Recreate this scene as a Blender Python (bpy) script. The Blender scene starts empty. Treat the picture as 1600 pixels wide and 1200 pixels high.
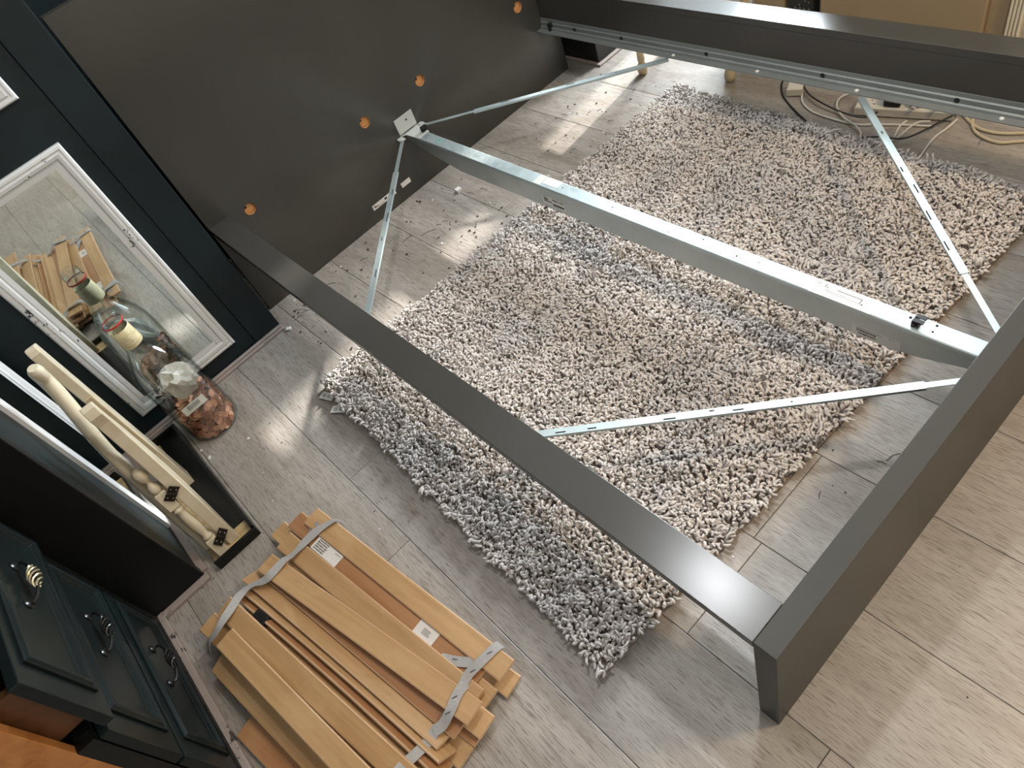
import bpy, bmesh, math, random
import numpy as np
from mathutils import Vector, Matrix
random.seed(7)
rng = np.random.default_rng(11)
sc = bpy.context.scene
COL = sc.collection
PI = math.pi
R = math.radians

# ------------------------------------------------------------------ camera, light, exposure
cam_d = bpy.data.cameras.new('camera'); cam = bpy.data.objects.new('camera', cam_d); COL.objects.link(cam)
cam_d.sensor_width = 36; cam_d.lens = 1113.5674 / 1600 * 36; cam_d.clip_start = 0.02
rt = Vector((0.66034596, 0.693879, -0.28718487)); up = Vector((-0.43621539, 0.6657114, 0.60542915)); fw = Vector((-0.61127682, 0.27451823, -0.74228053))
mw = Matrix((rt, up, -fw)).transposed().to_4x4(); mw.translation = (2.29924634, -0.28746886, 1.51916834)
cam.matrix_world = mw
sc.camera = cam
sc.view_settings.view_transform = 'Standard'; sc.view_settings.look = 'None'
sc.view_settings.exposure = 0.18; sc.view_settings.gamma = 1.0; sc.view_settings.use_curve_mapping = False
sc.cycles.use_denoising = True
sc.cycles.max_bounces = 10; sc.cycles.transparent_max_bounces = 12; sc.cycles.transmission_bounces = 10
sc.cycles.caustics_refractive = False; sc.cycles.caustics_reflective = False
sc.cycles.sample_clamp_indirect = 6.0

w = bpy.data.worlds.new('sky'); sc.world = w; w.use_nodes = True
w.node_tree.nodes['Background'].inputs[0].default_value = (0.62, 0.75, 0.95, 1)
w.node_tree.nodes['Background'].inputs[1].default_value = 1.2

def lamp(name, kind, loc, energy, color, rot=None, look=None, **kw):
    d = bpy.data.lights.new(name, kind); o = bpy.data.objects.new(name, d); COL.objects.link(o)
    o.location = loc; d.energy = energy; d.color = color
    for k, v in kw.items(): setattr(d, k, v)
    if look is not None: o.rotation_euler = (Vector(look) - Vector(loc)).to_track_quat('-Z', 'Y').to_euler()
    if rot: o.rotation_euler = rot
    return o
# sun slanting in through the gap beside the blind added over the window on the right
sun_dir = Vector((0.130, -1.0, -0.49)).normalized()
s = lamp('sun', 'SUN', (0, 6, 5), 8.0, (1.0, 0.97, 0.92), angle=R(1.6))
s.rotation_euler = sun_dir.to_track_quat('-Z', 'Y').to_euler()
# daylight of the window on the right
lamp('window_daylight', 'AREA', (0.20, 3.285, 1.50), 185, (0.86, 0.94, 1.0), look=(0.20, 0.0, 1.50), shape='RECTANGLE', size=0.90, size_y=0.95)
lamp('left_fill', 'AREA', (2.9, -1.73, 1.35), 9, (0.84, 0.93, 1.0), look=(2.9, 0.0, 1.35), shape='RECTANGLE', size=1.2, size_y=1.5)  # cool fill added in front of the left wall, which has no door
lamp('bounce_fill', 'AREA', (2.5, 0.5, 2.43), 13, (1.0, 0.93, 0.84), look=(2.5, 0.5, 0.0), shape='SQUARE', size=2.4)  # unseen area light added for ambient bounce, not a ceiling fitting
# warm ceiling lamps over the foot side of the room and cool one over the bed
lamp('ceiling_lamp_light', 'AREA', (3.0, 1.35, 2.40), 33, (1.0, 0.76, 0.50), look=(3.0, 1.35, 0), shape='DISK', size=0.30)
lamp('ceiling_spot_light', 'AREA', (1.36, 0.62, 2.38), 13, (0.95, 0.97, 1.0), look=(1.36, 0.62, 0), shape='DISK', size=0.10)

# ------------------------------------------------------------------ helpers
class MB:
    def __init__(s): s.v = []; s.f = []; s.m = []
    def add(s, vs, fs, mi=0):
        b = len(s.v); s.v += [tuple(p) for p in vs]; s.f += [tuple(b + i for i in f) for f in fs]; s.m += [mi] * len(fs)
    def box(s, x0, x1, y0, y1, z0, z1, mi=0):
        s.add([(x0,y0,z0),(x1,y0,z0),(x1,y1,z0),(x0,y1,z0),(x0,y0,z1),(x1,y0,z1),(x1,y1,z1),(x0,y1,z1)],
              [(0,3,2,1),(4,5,6,7),(0,1,5,4),(1,2,6,5),(2,3,7,6),(3,0,4,7)], mi)
    def cbox(s, c, size, M=None, mi=0, ch=0.0):
        hx, hy, hz = [a/2 for a in size]; M = M or Matrix.Identity(3); c = Vector(c)
        if ch <= 0:
            P = [(-hx,-hy,-hz),(hx,-hy,-hz),(hx,hy,-hz),(-hx,hy,-hz),(-hx,-hy,hz),(hx,-hy,hz),(hx,hy,hz),(-hx,hy,hz)]
            s.add([c + M @ Vector(p) for p in P], [(0,3,2,1),(4,5,6,7),(0,1,5,4),(1,2,6,5),(2,3,7,6),(3,0,4,7)], mi)
        else:
            L = []
            for z, k in ((-hz, ch), (-hz+ch, 0), (hz-ch, 0), (hz, ch)):
                a, b = hx-k, hy-k; q = ch
                if k: L.append([(-a+0,-b,z),(a,-b,z),(a,b,z),(-a,b,z)])
                else: L.append([(-a,-b,z),(a,-b,z),(a,b,z),(-a,b,z)])
            vs = [c + M @ Vector(p) for l in L for p in l]
            fs = [(3,2,1,0),(12,13,14,15)]
            for i in range(3):
                for j in range(4):
                    fs.append((i*4+j, i*4+(j+1)%4, (i+1)*4+(j+1)%4, (i+1)*4+j))
            s.add(vs, fs, mi)
    def prism(s, poly, a, axis, d0, d1, mi=0):
        # poly of 2D points in the two axes other than `axis`, extruded from d0 to d1
        n = len(poly)
        def mk(p, d):
            if axis == 0: return (d, p[0], p[1])
            if axis == 1: return (p[0], d, p[1])
            return (p[0], p[1], d)
        vs = [mk(p, d0) for p in poly] + [mk(p, d1) for p in poly]
        fs = [tuple(range(n))[::-1], tuple(range(n, 2*n))] + [(i, (i+1) % n, n+(i+1) % n, n+i) for i in range(n)]
        s.add(vs, fs, mi)
    def tube(s, pts, r, n=8, cap=True, mi=0, radii=None):
        pts = [Vector(p) for p in pts]; b = len(s.v); N = len(pts)
        t0 = (pts[1]-pts[0]).normalized(); ref = Vector((0,0,1)) if abs(t0.z) < 0.9 else Vector((1,0,0))
        u = t0.cross(ref).normalized(); vs = []
        for i, p in enumerate(pts):
            t = (pts[min(i+1,N-1)] - pts[max(i-1,0)]).normalized()
            u = (u - t*u.dot(t)).normalized(); v = t.cross(u)
            rr = radii[i] if radii else r
            for k in range(n):
                a = 2*PI*k/n; vs.append(p + (u*math.cos(a) + v*math.sin(a))*rr)
        fs = [(i*n+k, i*n+(k+1)%n, (i+1)*n+(k+1)%n, (i+1)*n+k) for i in range(N-1) for k in range(n)]
        if cap: fs += [tuple(range(n))[::-1], tuple(range((N-1)*n, N*n))]
        s.add(vs, fs, mi)
    def lathe(s, c, prof, n=32, M=None, mi=0, closed=False):
        M = M or Matrix.Identity(3); c = Vector(c); vs = []
        for r, z in prof:
            for k in range(n):
                a = 2*PI*k/n; vs.append(c + M @ Vector((r*math.cos(a), r*math.sin(a), z)))
        N = len(prof)
        fs = [(i*n+k, i*n+(k+1)%n, (i+1)*n+(k+1)%n, (i+1)*n+k) for i in range(N-1) for k in range(n)]
        if closed: fs += [((N-1)*n+k, (N-1)*n+(k+1)%n, (k+1)%n, k) for k in range(n)]
        else: fs += [tuple(range(n))[::-1], tuple(range((N-1)*n, N*n))]
        s.add(vs, fs, mi)
    def frame(s, o, u, v, nrm, w, h, prof, mi=0):
        # mitred rectangular moulding: prof = list of (inset from outer edge, height along nrm)
        o, u, v, nrm = Vector(o), Vector(u), Vector(v), Vector(nrm); vs = []
        for ins, ht in prof:
            for a, b in ((ins, ins), (w-ins, ins), (w-ins, h-ins), (ins, h-ins)):
                vs.append(o + u*a + v*b + nrm*ht)
        N = len(prof); fs = [(i*4+k, i*4+(k+1)%4, (i+1)*4+(k+1)%4, (i+1)*4+k) for i in range(N-1) for k in range(4)]
        fs += [((N-1)*4+k, (N-1)*4+(k+1)%4, (k+1)%4, k) for k in range(4)]
        s.add(vs, fs, mi)
    def ribbon(s, pts, side, wd, th, mi=0):
        pts = [Vector(p) for p in pts]; N = len(pts); vs = []
        for i, p in enumerate(pts):
            sd = Vector(side[i]).normalized() if isinstance(side, list) else Vector(side).normalized()
            t = (pts[min(i+1,N-1)] - pts[max(i-1,0)]).normalized(); nn = t.cross(sd).normalized(); sd = nn.cross(t)
            for a, b in ((-1,-1),(1,-1),(1,1),(-1,1)): vs.append(p + sd*(a*wd/2) + nn*(b*th/2))
        fs = [(i*4+k, i*4+(k+1)%4, (i+1)*4+(k+1)%4, (i+1)*4+k) for i in range(N-1) for k in range(4)] + [(3,2,1,0), tuple(range((N-1)*4, N*4))]
        s.add(vs, fs, mi)
    def build(s, name, mat, parent=None, smooth=False, bevel=0.0, label=None, kind=None, subsurf=0, angle=35, seg=2):
        me = bpy.data.meshes.new(name)
        off = parent_world(parent) if parent else Vector((0,0,0))
        me.from_pydata([tuple(Vector(p) - off) for p in s.v], [], s.f)
        bm = bmesh.new(); bm.from_mesh(me); bmesh.ops.recalc_face_normals(bm, faces=bm.faces); bm.to_mesh(me); bm.free()
        mats = mat if isinstance(mat, (list, tuple)) else [mat]
        for m_ in mats: me.materials.append(m_)
        if len(mats) > 1:
            for p, mi in zip(me.polygons, s.m): p.material_index = mi
        o = bpy.data.objects.new(name, me); COL.objects.link(o)
        if parent: o.parent = parent
        if bevel:
            b = o.modifiers.new('bevel', 'BEVEL'); b.width = bevel; b.segments = seg; b.limit_method = 'ANGLE'; b.angle_limit = R(40); b.harden_normals = False
        if subsurf:
            b = o.modifiers.new('sub', 'SUBSURF'); b.levels = subsurf; b.render_levels = subsurf
        if smooth:
            for p in me.polygons: p.use_smooth = True
            if smooth == 'auto': me.set_sharp_from_angle(angle=R(angle))
        if label: o['label'] = label
        if kind: o['kind'] = kind
        return o
def parent_world(p):
    v = Vector((0,0,0))
    while p: v += p.location; p = p.parent
    return v
def thing(name, label, cat, loc=(0,0,0), group=None):
    o = bpy.data.objects.new(name, None); COL.objects.link(o); o.location = loc; o.empty_display_size = 0.05
    o['label'] = label; o['category'] = cat
    if group: o['group'] = group
    return o
def tag(o, label, cat, group=None):
    o['label'] = label; o['category'] = cat
    if group: o['group'] = group
    return o
def RZ(a): return Matrix.Rotation(a, 3, 'Z')
def smooth_path(pts, n=6):
    pts = [Vector(p) for p in pts]; out = []
    P = [pts[0]*2-pts[1]] + pts + [pts[-1]*2-pts[-2]]
    for i in range(1, len(P)-2):
        for k in range(n):
            t = k/n; a, b, c, d = P[i-1], P[i], P[i+1], P[i+2]
            out.append(0.5*((2*b) + (c-a)*t + (2*a-5*b+4*c-d)*t*t + (3*b-a-3*c+d)*t**3))
    out.append(pts[-1]); return out

# ------------------------------------------------------------------ materials
def mat(name, col, rough=0.5, metal=0.0, spec=0.5, **kw):
    m = bpy.data.materials.new(name); m.use_nodes = True; b = m.node_tree.nodes['Principled BSDF']
    b.inputs['Base Color'].default_value = (*col, 1); b.inputs['Roughness'].default_value = rough
    b.inputs['Metallic'].default_value = metal; b.inputs['Specular IOR Level'].default_value = spec
    for k, v in kw.items(): b.inputs[k.replace('_', ' ')].default_value = v
    return m
class NT:
    def __init__(s, m): s.m = m; s.t = m.node_tree; s.b = s.t.nodes['Principled BSDF']
    def n(s, t, **kw):
        x = s.t.nodes.new(t)
        for k, v in kw.items(): setattr(x, k, v)
        return x
    def l(s, a, b): s.t.links.new(a, b)
    def coords(s, kind='world', scale=(1,1,1), rot=(0,0,0)):
        if kind == 'world': o = s.n('ShaderNodeNewGeometry').outputs['Position']
        else: o = s.n('ShaderNodeTexCoord').outputs['Object']
        mp = s.n('ShaderNodeMapping'); mp.inputs['Scale'].default_value = scale; mp.inputs['Rotation'].default_value = rot
        s.l(o, mp.inputs[0]); return mp.outputs[0]
    def noise(s, vec, scale=5, detail=4, rough=0.5, dist=0):
        x = s.n('ShaderNodeTexNoise'); x.inputs['Scale'].default_value = scale; x.inputs['Detail'].default_value = detail
        x.inputs['Roughness'].default_value = rough; x.inputs['Distortion'].default_value = dist
        if vec is not None: s.l(vec, x.inputs['Vector'])
        return x.outputs['Fac']
    def ramp(s, fac, stops):
        x = s.n('ShaderNodeValToRGB'); e = x.color_ramp.elements
        e[0].position, e[0].color = stops[0][0], (*stops[0][1], 1); e[1].position, e[1].color = stops[1][0], (*stops[1][1], 1)
        for p, c in stops[2:]:
            q = e.new(p); q.color = (*c, 1)
        s.l(fac, x.inputs[0]); return x.outputs[0]
    def mix(s, fac, a, b, mode='MIX'):
        x = s.n('ShaderNodeMix', data_type='RGBA', blend_type=mode)
        for i, q in ((0, fac), (6, a), (7, b)):
            if isinstance(q, (int, float)): x.inputs[i].default_value = q
            elif isinstance(q, tuple): x.inputs[i].default_value = (*q, 1)
            else: s.l(q, x.inputs[i])
        return x.outputs[2]
    def base(s, c): s.l(c, s.b.inputs['Base Color'])
    def bump(s, h, strength=0.2, dist=0.002):
        x = s.n('ShaderNodeBump'); x.inputs['Strength'].default_value = strength; x.inputs['Distance'].default_value = dist
        s.l(h, x.inputs['Height']); s.l(x.outputs[0], s.b.inputs['Normal'])
    def rnd(s): return s.n('ShaderNodeObjectInfo').outputs['Random']

def speckle(name, c1, c2, scale=20, rough=0.5, metal=0.0, lo=0.4, hi=0.65, coords='world', cs=(1,1,1), spec=0.5, bump=0.0):
    m = mat(name, c1, rough, metal, spec); t = NT(m); v = t.coords(coords, cs); f = t.noise(v, scale, 5)
    t.base(t.ramp(f, [(lo, c1), (hi, c2)]))
    if bump: t.bump(f, bump)
    return m

M = {}
# floor laminate: greige with fine dark dashes along the boards (x)
m = mat('laminate', (0.4,0.36,0.31), 0.36, spec=0.45); t = NT(m)
v = t.coords('world', (1,1,1)); rnd = t.rnd()
cmb = t.n('ShaderNodeCombineXYZ'); mu = t.n('ShaderNodeMath', operation='MULTIPLY'); mu.inputs[1].default_value = 37.0; t.l(rnd, mu.inputs[0]); t.l(mu.outputs[0], cmb.inputs[2])
ad = t.n('ShaderNodeVectorMath', operation='ADD'); t.l(v, ad.inputs[0]); t.l(cmb.outputs[0], ad.inputs[1])
def stretched(sc_):
    mp = t.n('ShaderNodeMapping'); mp.inputs['Scale'].default_value = sc_; t.l(ad.outputs[0], mp.inputs[0]); return mp.outputs[0]
big = t.noise(stretched((1.2, 7, 1)), 2.0, 3, 0.5, 0.9)
base = t.ramp(big, [(0.30, (0.30,0.265,0.23)), (0.50, (0.37,0.335,0.30)), (0.72, (0.42,0.385,0.345))])
dash = t.noise(stretched((26, 480, 1)), 1.0, 2, 0.6)
fig = t.noise(stretched((3.0, 70, 1)), 1.0, 4, 0.6, 1.2)
base = t.mix(t.ramp(fig, [(0.45,(0,0,0)),(0.70,(0.4,0.4,0.4))]), base, (0.27,0.235,0.20))
dm = t.ramp(dash, [(0.53,(0,0,0)),(0.64,(0.78,0.78,0.78))])
base = t.mix(dm, base, (0.155,0.125,0.10))
rv = t.ramp(rnd, [(0.0,(0.93,0.93,0.93)),(1.0,(1.06,1.05,1.04))]); base = t.mix(1.0, base, rv, 'MULTIPLY')
t.base(base); t.bump(dash, 0.15, 0.0008)
M['laminate'] = m
M['joint'] = mat('floor_joint', (0.05,0.04,0.035), 0.8)

def bedpaint():
    m = mat('bed_foil', (0.105,0.092,0.078), 0.24, spec=0.5); t = NT(m); v = t.coords('world')
    f = t.noise(v, 900, 2); t.bump(f, 0.05, 0.0004)
    g = t.noise(v, 3, 3); t.base(t.ramp(g, [(0.3,(0.043,0.041,0.036)),(0.7,(0.049,0.047,0.041))]))
    return m
M['bed'] = bedpaint(); M['bedfoot'] = bedpaint()
for k_, v_ in (('Roughness', 0.40), ('Specular IOR Level', 0.20)): M['bedfoot'].node_tree.nodes['Principled BSDF'].inputs[k_].default_value = v_
M['bededge'] = mat('bed_edge', (0.05,0.045,0.04), 0.5)
def zinc(name, c, rough):
    m = mat(name, c, rough, 1.0); t = NT(m); v = t.coords('world', (1,1,1))
    f = t.noise(v, 60, 4, 0.6); g = t.noise(v, 9, 2)
    t.base(t.ramp(g, [(0.35, tuple(a*0.92 for a in c)), (0.65, c)]))
    rr = t.n('ShaderNodeMapRange'); rr.inputs[3].default_value = rough*0.8; rr.inputs[4].default_value = rough*1.25; t.l(f, rr.inputs[0]); t.l(rr.outputs[0], t.b.inputs['Roughness'])
    return m
M['zinc'] = zinc('galvanised_steel', (0.55,0.62,0.62), 0.52)
M['zincside'] = zinc('galvanised_steel_side', (0.50,0.55,0.55), 0.5)
M['strip'] = zinc('galvanised_strip', (0.29,0.31,0.305), 0.6); M['strip'].node_tree.nodes['Principled BSDF'].inputs['Metallic'].default_value = 0.7
M['plate'] = mat('grey_plate', (0.52,0.53,0.50), 0.5, 0.35)
M['blackplastic'] = mat('black_plastic', (0.012,0.012,0.013), 0.4)
M['blackhole'] = mat('dark_hole', (0.01,0.01,0.01), 0.9)
M['label'] = mat('white_label', (0.78,0.78,0.76), 0.5)
M['labelgrey'] = mat('clear_label', (0.62,0.62,0.58), 0.35, 0.2)
M['labelw'] = mat('plain_label', (0.74,0.70,0.66), 0.5)
M['ink'] = mat('black_ink', (0.02,0.02,0.02), 0.6)
M['inkgreen'] = mat('green_ink', (0.05,0.42,0.32), 0.6)
M['inkgrey'] = mat('grey_ink', (0.25,0.25,0.25), 0.6)
m = mat('chipboard', (0.55,0.27,0.10), 0.7); t = NT(m); f = t.noise(t.coords('world'), 300, 3); t.base(t.ramp(f, [(0.35,(0.38,0.17,0.05)),(0.7,(0.72,0.40,0.17))])); t.bump(f, 0.6, 0.001); M['chip'] = m

def wood(name, c1, c2, c3, rough=0.4, sx=2.0, sy=40, coat=0.0):
    m = mat(name, c1, rough, spec=0.5, Coat_Weight=coat); t = NT(m)
    tc = t.n('ShaderNodeTexCoord'); r_ = t.rnd(); cm = t.n('ShaderNodeCombineXYZ'); mu = t.n('ShaderNodeMath', operation='MULTIPLY'); mu.inputs[1].default_value = 53.0
    t.l(r_, mu.inputs[0]); t.l(mu.outputs[0], cm.inputs[2]); ad = t.n('ShaderNodeVectorMath', operation='ADD'); t.l(tc.outputs['Object'], ad.inputs[0]); t.l(cm.outputs[0], ad.inputs[1])
    def S(s_):
        mp = t.n('ShaderNodeMapping'); mp.inputs['Scale'].default_value = s_; t.l(ad.outputs[0], mp.inputs[0]); return mp.outputs[0]
    g = t.noise(S((sx, sy, sy)), 1.0, 4, 0.55, 0.8); h = t.noise(S((3,8,8)), 1.5, 3, 0.5, 1.0); k = t.noise(S((30, 500, 500)), 1.0, 2)
    c = t.ramp(g, [(0.32, c2), (0.6, c1)]); c = t.mix(t.ramp(h, [(0.45,(0,0,0)),(0.75,(0.7,0.7,0.7))]), c, c3); c = t.mix(t.ramp(k, [(0.5,(0,0,0)),(0.75,(0.25,0.25,0.25))]), c, c2)
    br = t.ramp(r_, [(0,(0.90,0.88,0.86)),(1,(1.08,1.06,1.05))]); c = t.mix(1.0, c, br, 'MULTIPLY')
    t.base(c); return m
M['birch'] = wood('birch_ply', (0.50,0.315,0.155), (0.40,0.235,0.105), (0.56,0.375,0.20), 0.36)
M['birchred'] = wood('birch_ply_red', (0.42,0.215,0.10), (0.33,0.155,0.068), (0.48,0.27,0.135), 0.38)
M['birchedge'] = wood('birch_edge', (0.66,0.46,0.29), (0.52,0.33,0.19), (0.70,0.52,0.34), 0.55, 4, 200)
M['pine'] = wood('pine_side', (0.46,0.19,0.055), (0.32,0.105,0.024), (0.54,0.26,0.09), 0.3, 1.5, 25)
M['drawerwood'] = wood('drawer_wood', (0.12,0.05,0.017), (0.08,0.03,0.01), (0.14,0.06,0.022), 0.5, 1.5, 25)
m = mat('grey_tape', (0.40,0.39,0.385), 0.65); t = NT(m); f = t.noise(t.coords('world'), 400, 2); t.base(t.ramp(f, [(0.3,(0.34,0.33,0.33)),(0.7,(0.46,0.45,0.44))])); M['tape'] = m

def darkpaint(name, c, rough=0.42):
    m = mat(name, c, rough, spec=0.3); t = NT(m); v = t.coords('world'); f = t.noise(v, 6, 4); t.base(t.ramp(f, [(0.3, tuple(a*0.75 for a in c)), (0.7, tuple(a*1.25 for a in c))]))
    g = t.noise(v, 130, 3); t.bump(g, 0.12, 0.001); return m
M['navy'] = darkpaint('dark_blue_green_paint', (0.008,0.0155,0.018))
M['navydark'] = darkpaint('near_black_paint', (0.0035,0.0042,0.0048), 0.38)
M['green'] = darkpaint('dark_green_paint', (0.006,0.0095,0.0095), 0.28)
# white mirror frame with smears of dark paint on it
def chipped(name, c, dark, lo, hi, rough=0.45):
    m = mat(name, c, rough); t = NT(m); v = t.coords('world'); f = t.noise(v, 28, 5, 0.7); g = t.noise(v, 6, 2)
    mm = t.n('ShaderNodeMath', operation='MULTIPLY'); t.l(f, mm.inputs[0]); t.l(g, mm.inputs[1])
    t.base(t.mix(t.ramp(mm.outputs[0], [(lo,(0,0,0)),(hi,(1,1,1))]), c, dark)); return m
M['frame'] = chipped('white_frame_paint', (0.72,0.73,0.73), (0.02,0.025,0.03), 0.385, 0.40)
M['skirt'] = chipped('worn_skirting', (0.36,0.30,0.27), (0.06,0.045,0.04), 0.345, 0.36, 0.5)
M['mirror'] = mat('mirror_glass', (0.84,0.93,0.93), 0.02, 1.0)
M['cream'] = speckle('cream_paint', (0.70,0.63,0.48), (0.62,0.54,0.39), 14, 0.30)
M['creamd'] = speckle('cream_paint_aged', (0.56,0.46,0.29), (0.46,0.36,0.21), 14, 0.4)
M['ironbrown'] = mat('brown_hinge', (0.035,0.025,0.02), 0.4, 0.6)
M['rawwood'] = speckle('raw_wood', (0.58,0.44,0.24), (0.42,0.29,0.14), 12, 0.6, cs=(4,1,1))
M['black'] = darkpaint('black_gloss', (0.006,0.006,0.006), 0.28)
m = bpy.data.materials.new('clear_glass'); m.use_nodes = True; nt = m.node_tree; nt.nodes.clear()
out = nt.nodes.new('ShaderNodeOutputMaterial'); mx = nt.nodes.new('ShaderNodeMixShader'); tb = nt.nodes.new('ShaderNodeBsdfTransparent'); gb = nt.nodes.new('ShaderNodeBsdfGlossy'); fr = nt.nodes.new('ShaderNodeValToRGB'); e = fr.color_ramp.elements; e[0].position = 0.45; e[0].color = (0.06,0.06,0.06,1); e[1].position = 1.0; e[1].color = (0.75,0.75,0.75,1); q_ = e.new(0.82); q_.color = (0.16,0.16,0.16,1)
lw = nt.nodes.new('ShaderNodeLayerWeight'); lw.inputs[0].default_value = 0.35; cr = nt.nodes.new('ShaderNodeValToRGB'); e = cr.color_ramp.elements; e[0].position = 0.35; e[0].color = (0.975,0.985,0.98,1); e[1].position = 0.97; e[1].color = (0.50,0.56,0.53,1)
gb.inputs['Roughness'].default_value = 0.03; gb.inputs['Color'].default_value = (1,1,1,1)
for a_, b_ in ((lw.outputs['Facing'], cr.inputs[0]), (cr.outputs[0], tb.inputs[0]), (lw.outputs['Facing'], fr.inputs[0]), (fr.outputs[0], mx.inputs[0]), (tb.outputs[0], mx.inputs[1]), (gb.outputs[0], mx.inputs[2]), (mx.outputs[0], out.inputs[0])): nt.links.new(a_, b_)
M['glass'] = m
M['neckpaper'] = speckle('cream_paper', (0.72,0.64,0.40), (0.58,0.50,0.30), 60, 0.6)
M['red'] = mat('red_ring', (0.45,0.02,0.02), 0.4)
m = mat('copper_coin', (0.45,0.19,0.10), 0.35, 0.75); t = NT(m); rd = t.rnd(); t.base(t.ramp(rd, [(0.0,(0.30,0.12,0.07)),(0.45,(0.62,0.28,0.17)),(1.0,(0.95,0.52,0.33))])); M['coin'] = m
m = mat('coin_pile', (0.3,0.13,0.07), 0.4, 0.7); t = NT(m); f = t.noise(t.coords('world'), 70, 2); t.base(t.ramp(f, [(0.35,(0.10,0.04,0.025)),(0.65,(0.5,0.22,0.12))])); M['coins'] = m
M['bag'] = mat('white_bag', (0.62,0.60,0.55), 0.35)
M['iron'] = mat('iron_handle', (0.05,0.05,0.05), 0.3, 0.9)
M['brass'] = mat('aged_gold', (0.62,0.55,0.36), 0.3, 0.8)
M['whiteplastic'] = mat('white_plastic', (0.70,0.66,0.58), 0.4)
M['cablewhite'] = mat('white_cable', (0.68,0.66,0.61), 0.5)
M['cablecream'] = mat('cream_cable', (0.62,0.52,0.36), 0.5)
M['cabinet'] = speckle('cabinet_beige', (0.36,0.265,0.155), (0.33,0.24,0.138), 3, 0.5)
M['wallpaint'] = speckle('wall_paint', (0.62,0.59,0.54), (0.58,0.55,0.50), 4, 0.8)
M['ceiling'] = mat('ceiling_white', (0.78,0.78,0.76), 0.9)
M['backing'] = mat('rug_backing', (0.28,0.22,0.17), 0.95)
m = mat('shag_yarn', (0.72,0.66,0.58), 0.92, spec=0.1); t = NT(m); v = t.coords('world', (1.6,1,1)); f = t.noise(v, 3.0, 3, 0.55); g = t.noise(t.coords('world'), 90, 1)
c = t.ramp(f, [(0.36,(0.53,0.505,0.49)),(0.5,(0.62,0.57,0.53)),(0.68,(0.68,0.63,0.585))]); c = t.mix(t.ramp(g, [(0.35,(0,0,0)),(0.7,(0.4,0.4,0.4))]), c, (0.42,0.355,0.32)); t.base(c)
M['shag'] = m
M['debris'] = mat('dark_debris', (0.03,0.025,0.02), 0.8)
M['paper'] = mat('white_chip', (0.75,0.74,0.72), 0.8)
M['dust'] = mat('black_cabinet', (0.01,0.01,0.01), 0.35)

# ------------------------------------------------------------------ structure
def struct(name, mb, m, parent=None, **kw):
    o = mb.build(name, m, parent, **kw)
    if parent is None: o['kind'] = 'structure'
    return o
X0, X1, Y0, Y1, ZC = -0.30, 4.3, -1.75, 3.30, 2.45
b = MB(); b.box(X0, X1, Y0, Y1, -0.05, -0.0045); floor = struct('floor', b, M['joint'])
# boards run along x, 0.26 m wide
def plank_mesh(L, W):
    g = 0.0007; c = 0.0012; h = 0.0045
    bb = MB(); hx, hy = L/2-g, W/2-g
    L4 = [[(-hx,-hy,-h),(hx,-hy,-h),(hx,hy,-h),(-hx,hy,-h)], [(-hx,-hy,-c*0.6),(hx,-hy,-c*0.6),(hx,hy,-c*0.6),(-hx,hy,-c*0.6)], [(-hx+c,-hy+c,0),(hx-c,-hy+c,0),(hx-c,hy-c,0),(-hx+c,hy-c,0)]]
    vs = [p for l in L4 for p in l]; fs = [(8,9,10,11)] + [(i*4+j, i*4+(j+1)%4, (i+1)*4+(j+1)%4, (i+1)*4+j) for i in range(2) for j in range(4)]
    me = bpy.data.meshes.new('plank'); me.from_pydata(vs, [], fs); me.materials.append(M['laminate']); return me
PL, PW = 1.29, 0.26
joints = {-2: 1.185+0.42, -1: 1.185, 0: 2.18-0.0, 1: 1.86, 2: 0.55, 3: 1.25, 4: 1.72, 5: 0.33, 6: 0.95, 7: 1.5, 8: 0.2, 9: 0.9}
plank_cache = {}
for r in range(-7, 13):
    y0, y1 = max(0.026 + PW*(r-1), Y0), min(0.026 + PW*r, Y1)
    if y1 - y0 < 0.02: continue
    xj = joints.get(r, (r*0.53) % 1.29)
    while xj > X0: xj -= PL
    while xj < X1:
        a, c_ = max(xj, X0), min(xj+PL, X1)
        if c_ - a > 0.05:
            key = (round(c_-a, 3), round(y1-y0, 3))
            if key not in plank_cache: plank_cache[key] = plank_mesh(*key)
            o = bpy.data.objects.new('plank', plank_cache[key]); COL.objects.link(o); o.parent = floor; o.location = ((a+c_)/2, (y0+y1)/2, 0)
        xj += PL
b = MB(); b.box(X0-0.1, X0, Y0, Y1, 0, ZC); struct('wall_back', b, M['navy'])
b = MB(); b.box(X1, X1+0.1, Y0, Y1, 0, ZC); struct('wall_front', b, M['wallpaint'])
b = MB(); b.box(X0, X1, Y0-0.1, Y0, 0, ZC); struct('wall_left', b, M['navy'])
b = MB(); b.box(X0-0.1, X1+0.1, Y0-0.1, Y1+0.1, ZC, ZC+0.1); struct('ceiling', b, M['ceiling'])
# right wall with the window opening; only a gap beside the added blind lets the sun in
wx0, wx1, wz0, wz1 = -0.28, 1.25, 0.60, 2.20
b = MB()
b.box(X0, wx0, Y1, Y1+0.1, 0, ZC); b.box(wx1, X1, Y1, Y1+0.1, 0, ZC); b.box(wx0, wx1, Y1, Y1+0.1, 0, wz0); b.box(wx0, wx1, Y1, Y1+0.1, wz1, ZC)
struct('wall_right', b, M['wallpaint'])
b = MB(); b.frame((wx0, Y1-0.01, wz0), (1,0,0), (0,0,1), (0,1,0), wx1-wx0, wz1-wz0, [(0,0),(0,0.06),(0.035,0.06),(0.035,0)]); win = struct('window_1', b, M['ceiling'])
b = MB(); b.box(0.14, wx1-0.02, Y1+0.062, Y1+0.067, wz0+0.02, wz1-0.02); tag(b.build('sun_blocker', M['label']), 'wide unseen blind drawn across the window on the right', 'blocker')  # unseen sheet added so the sun enters only as a strip
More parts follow.
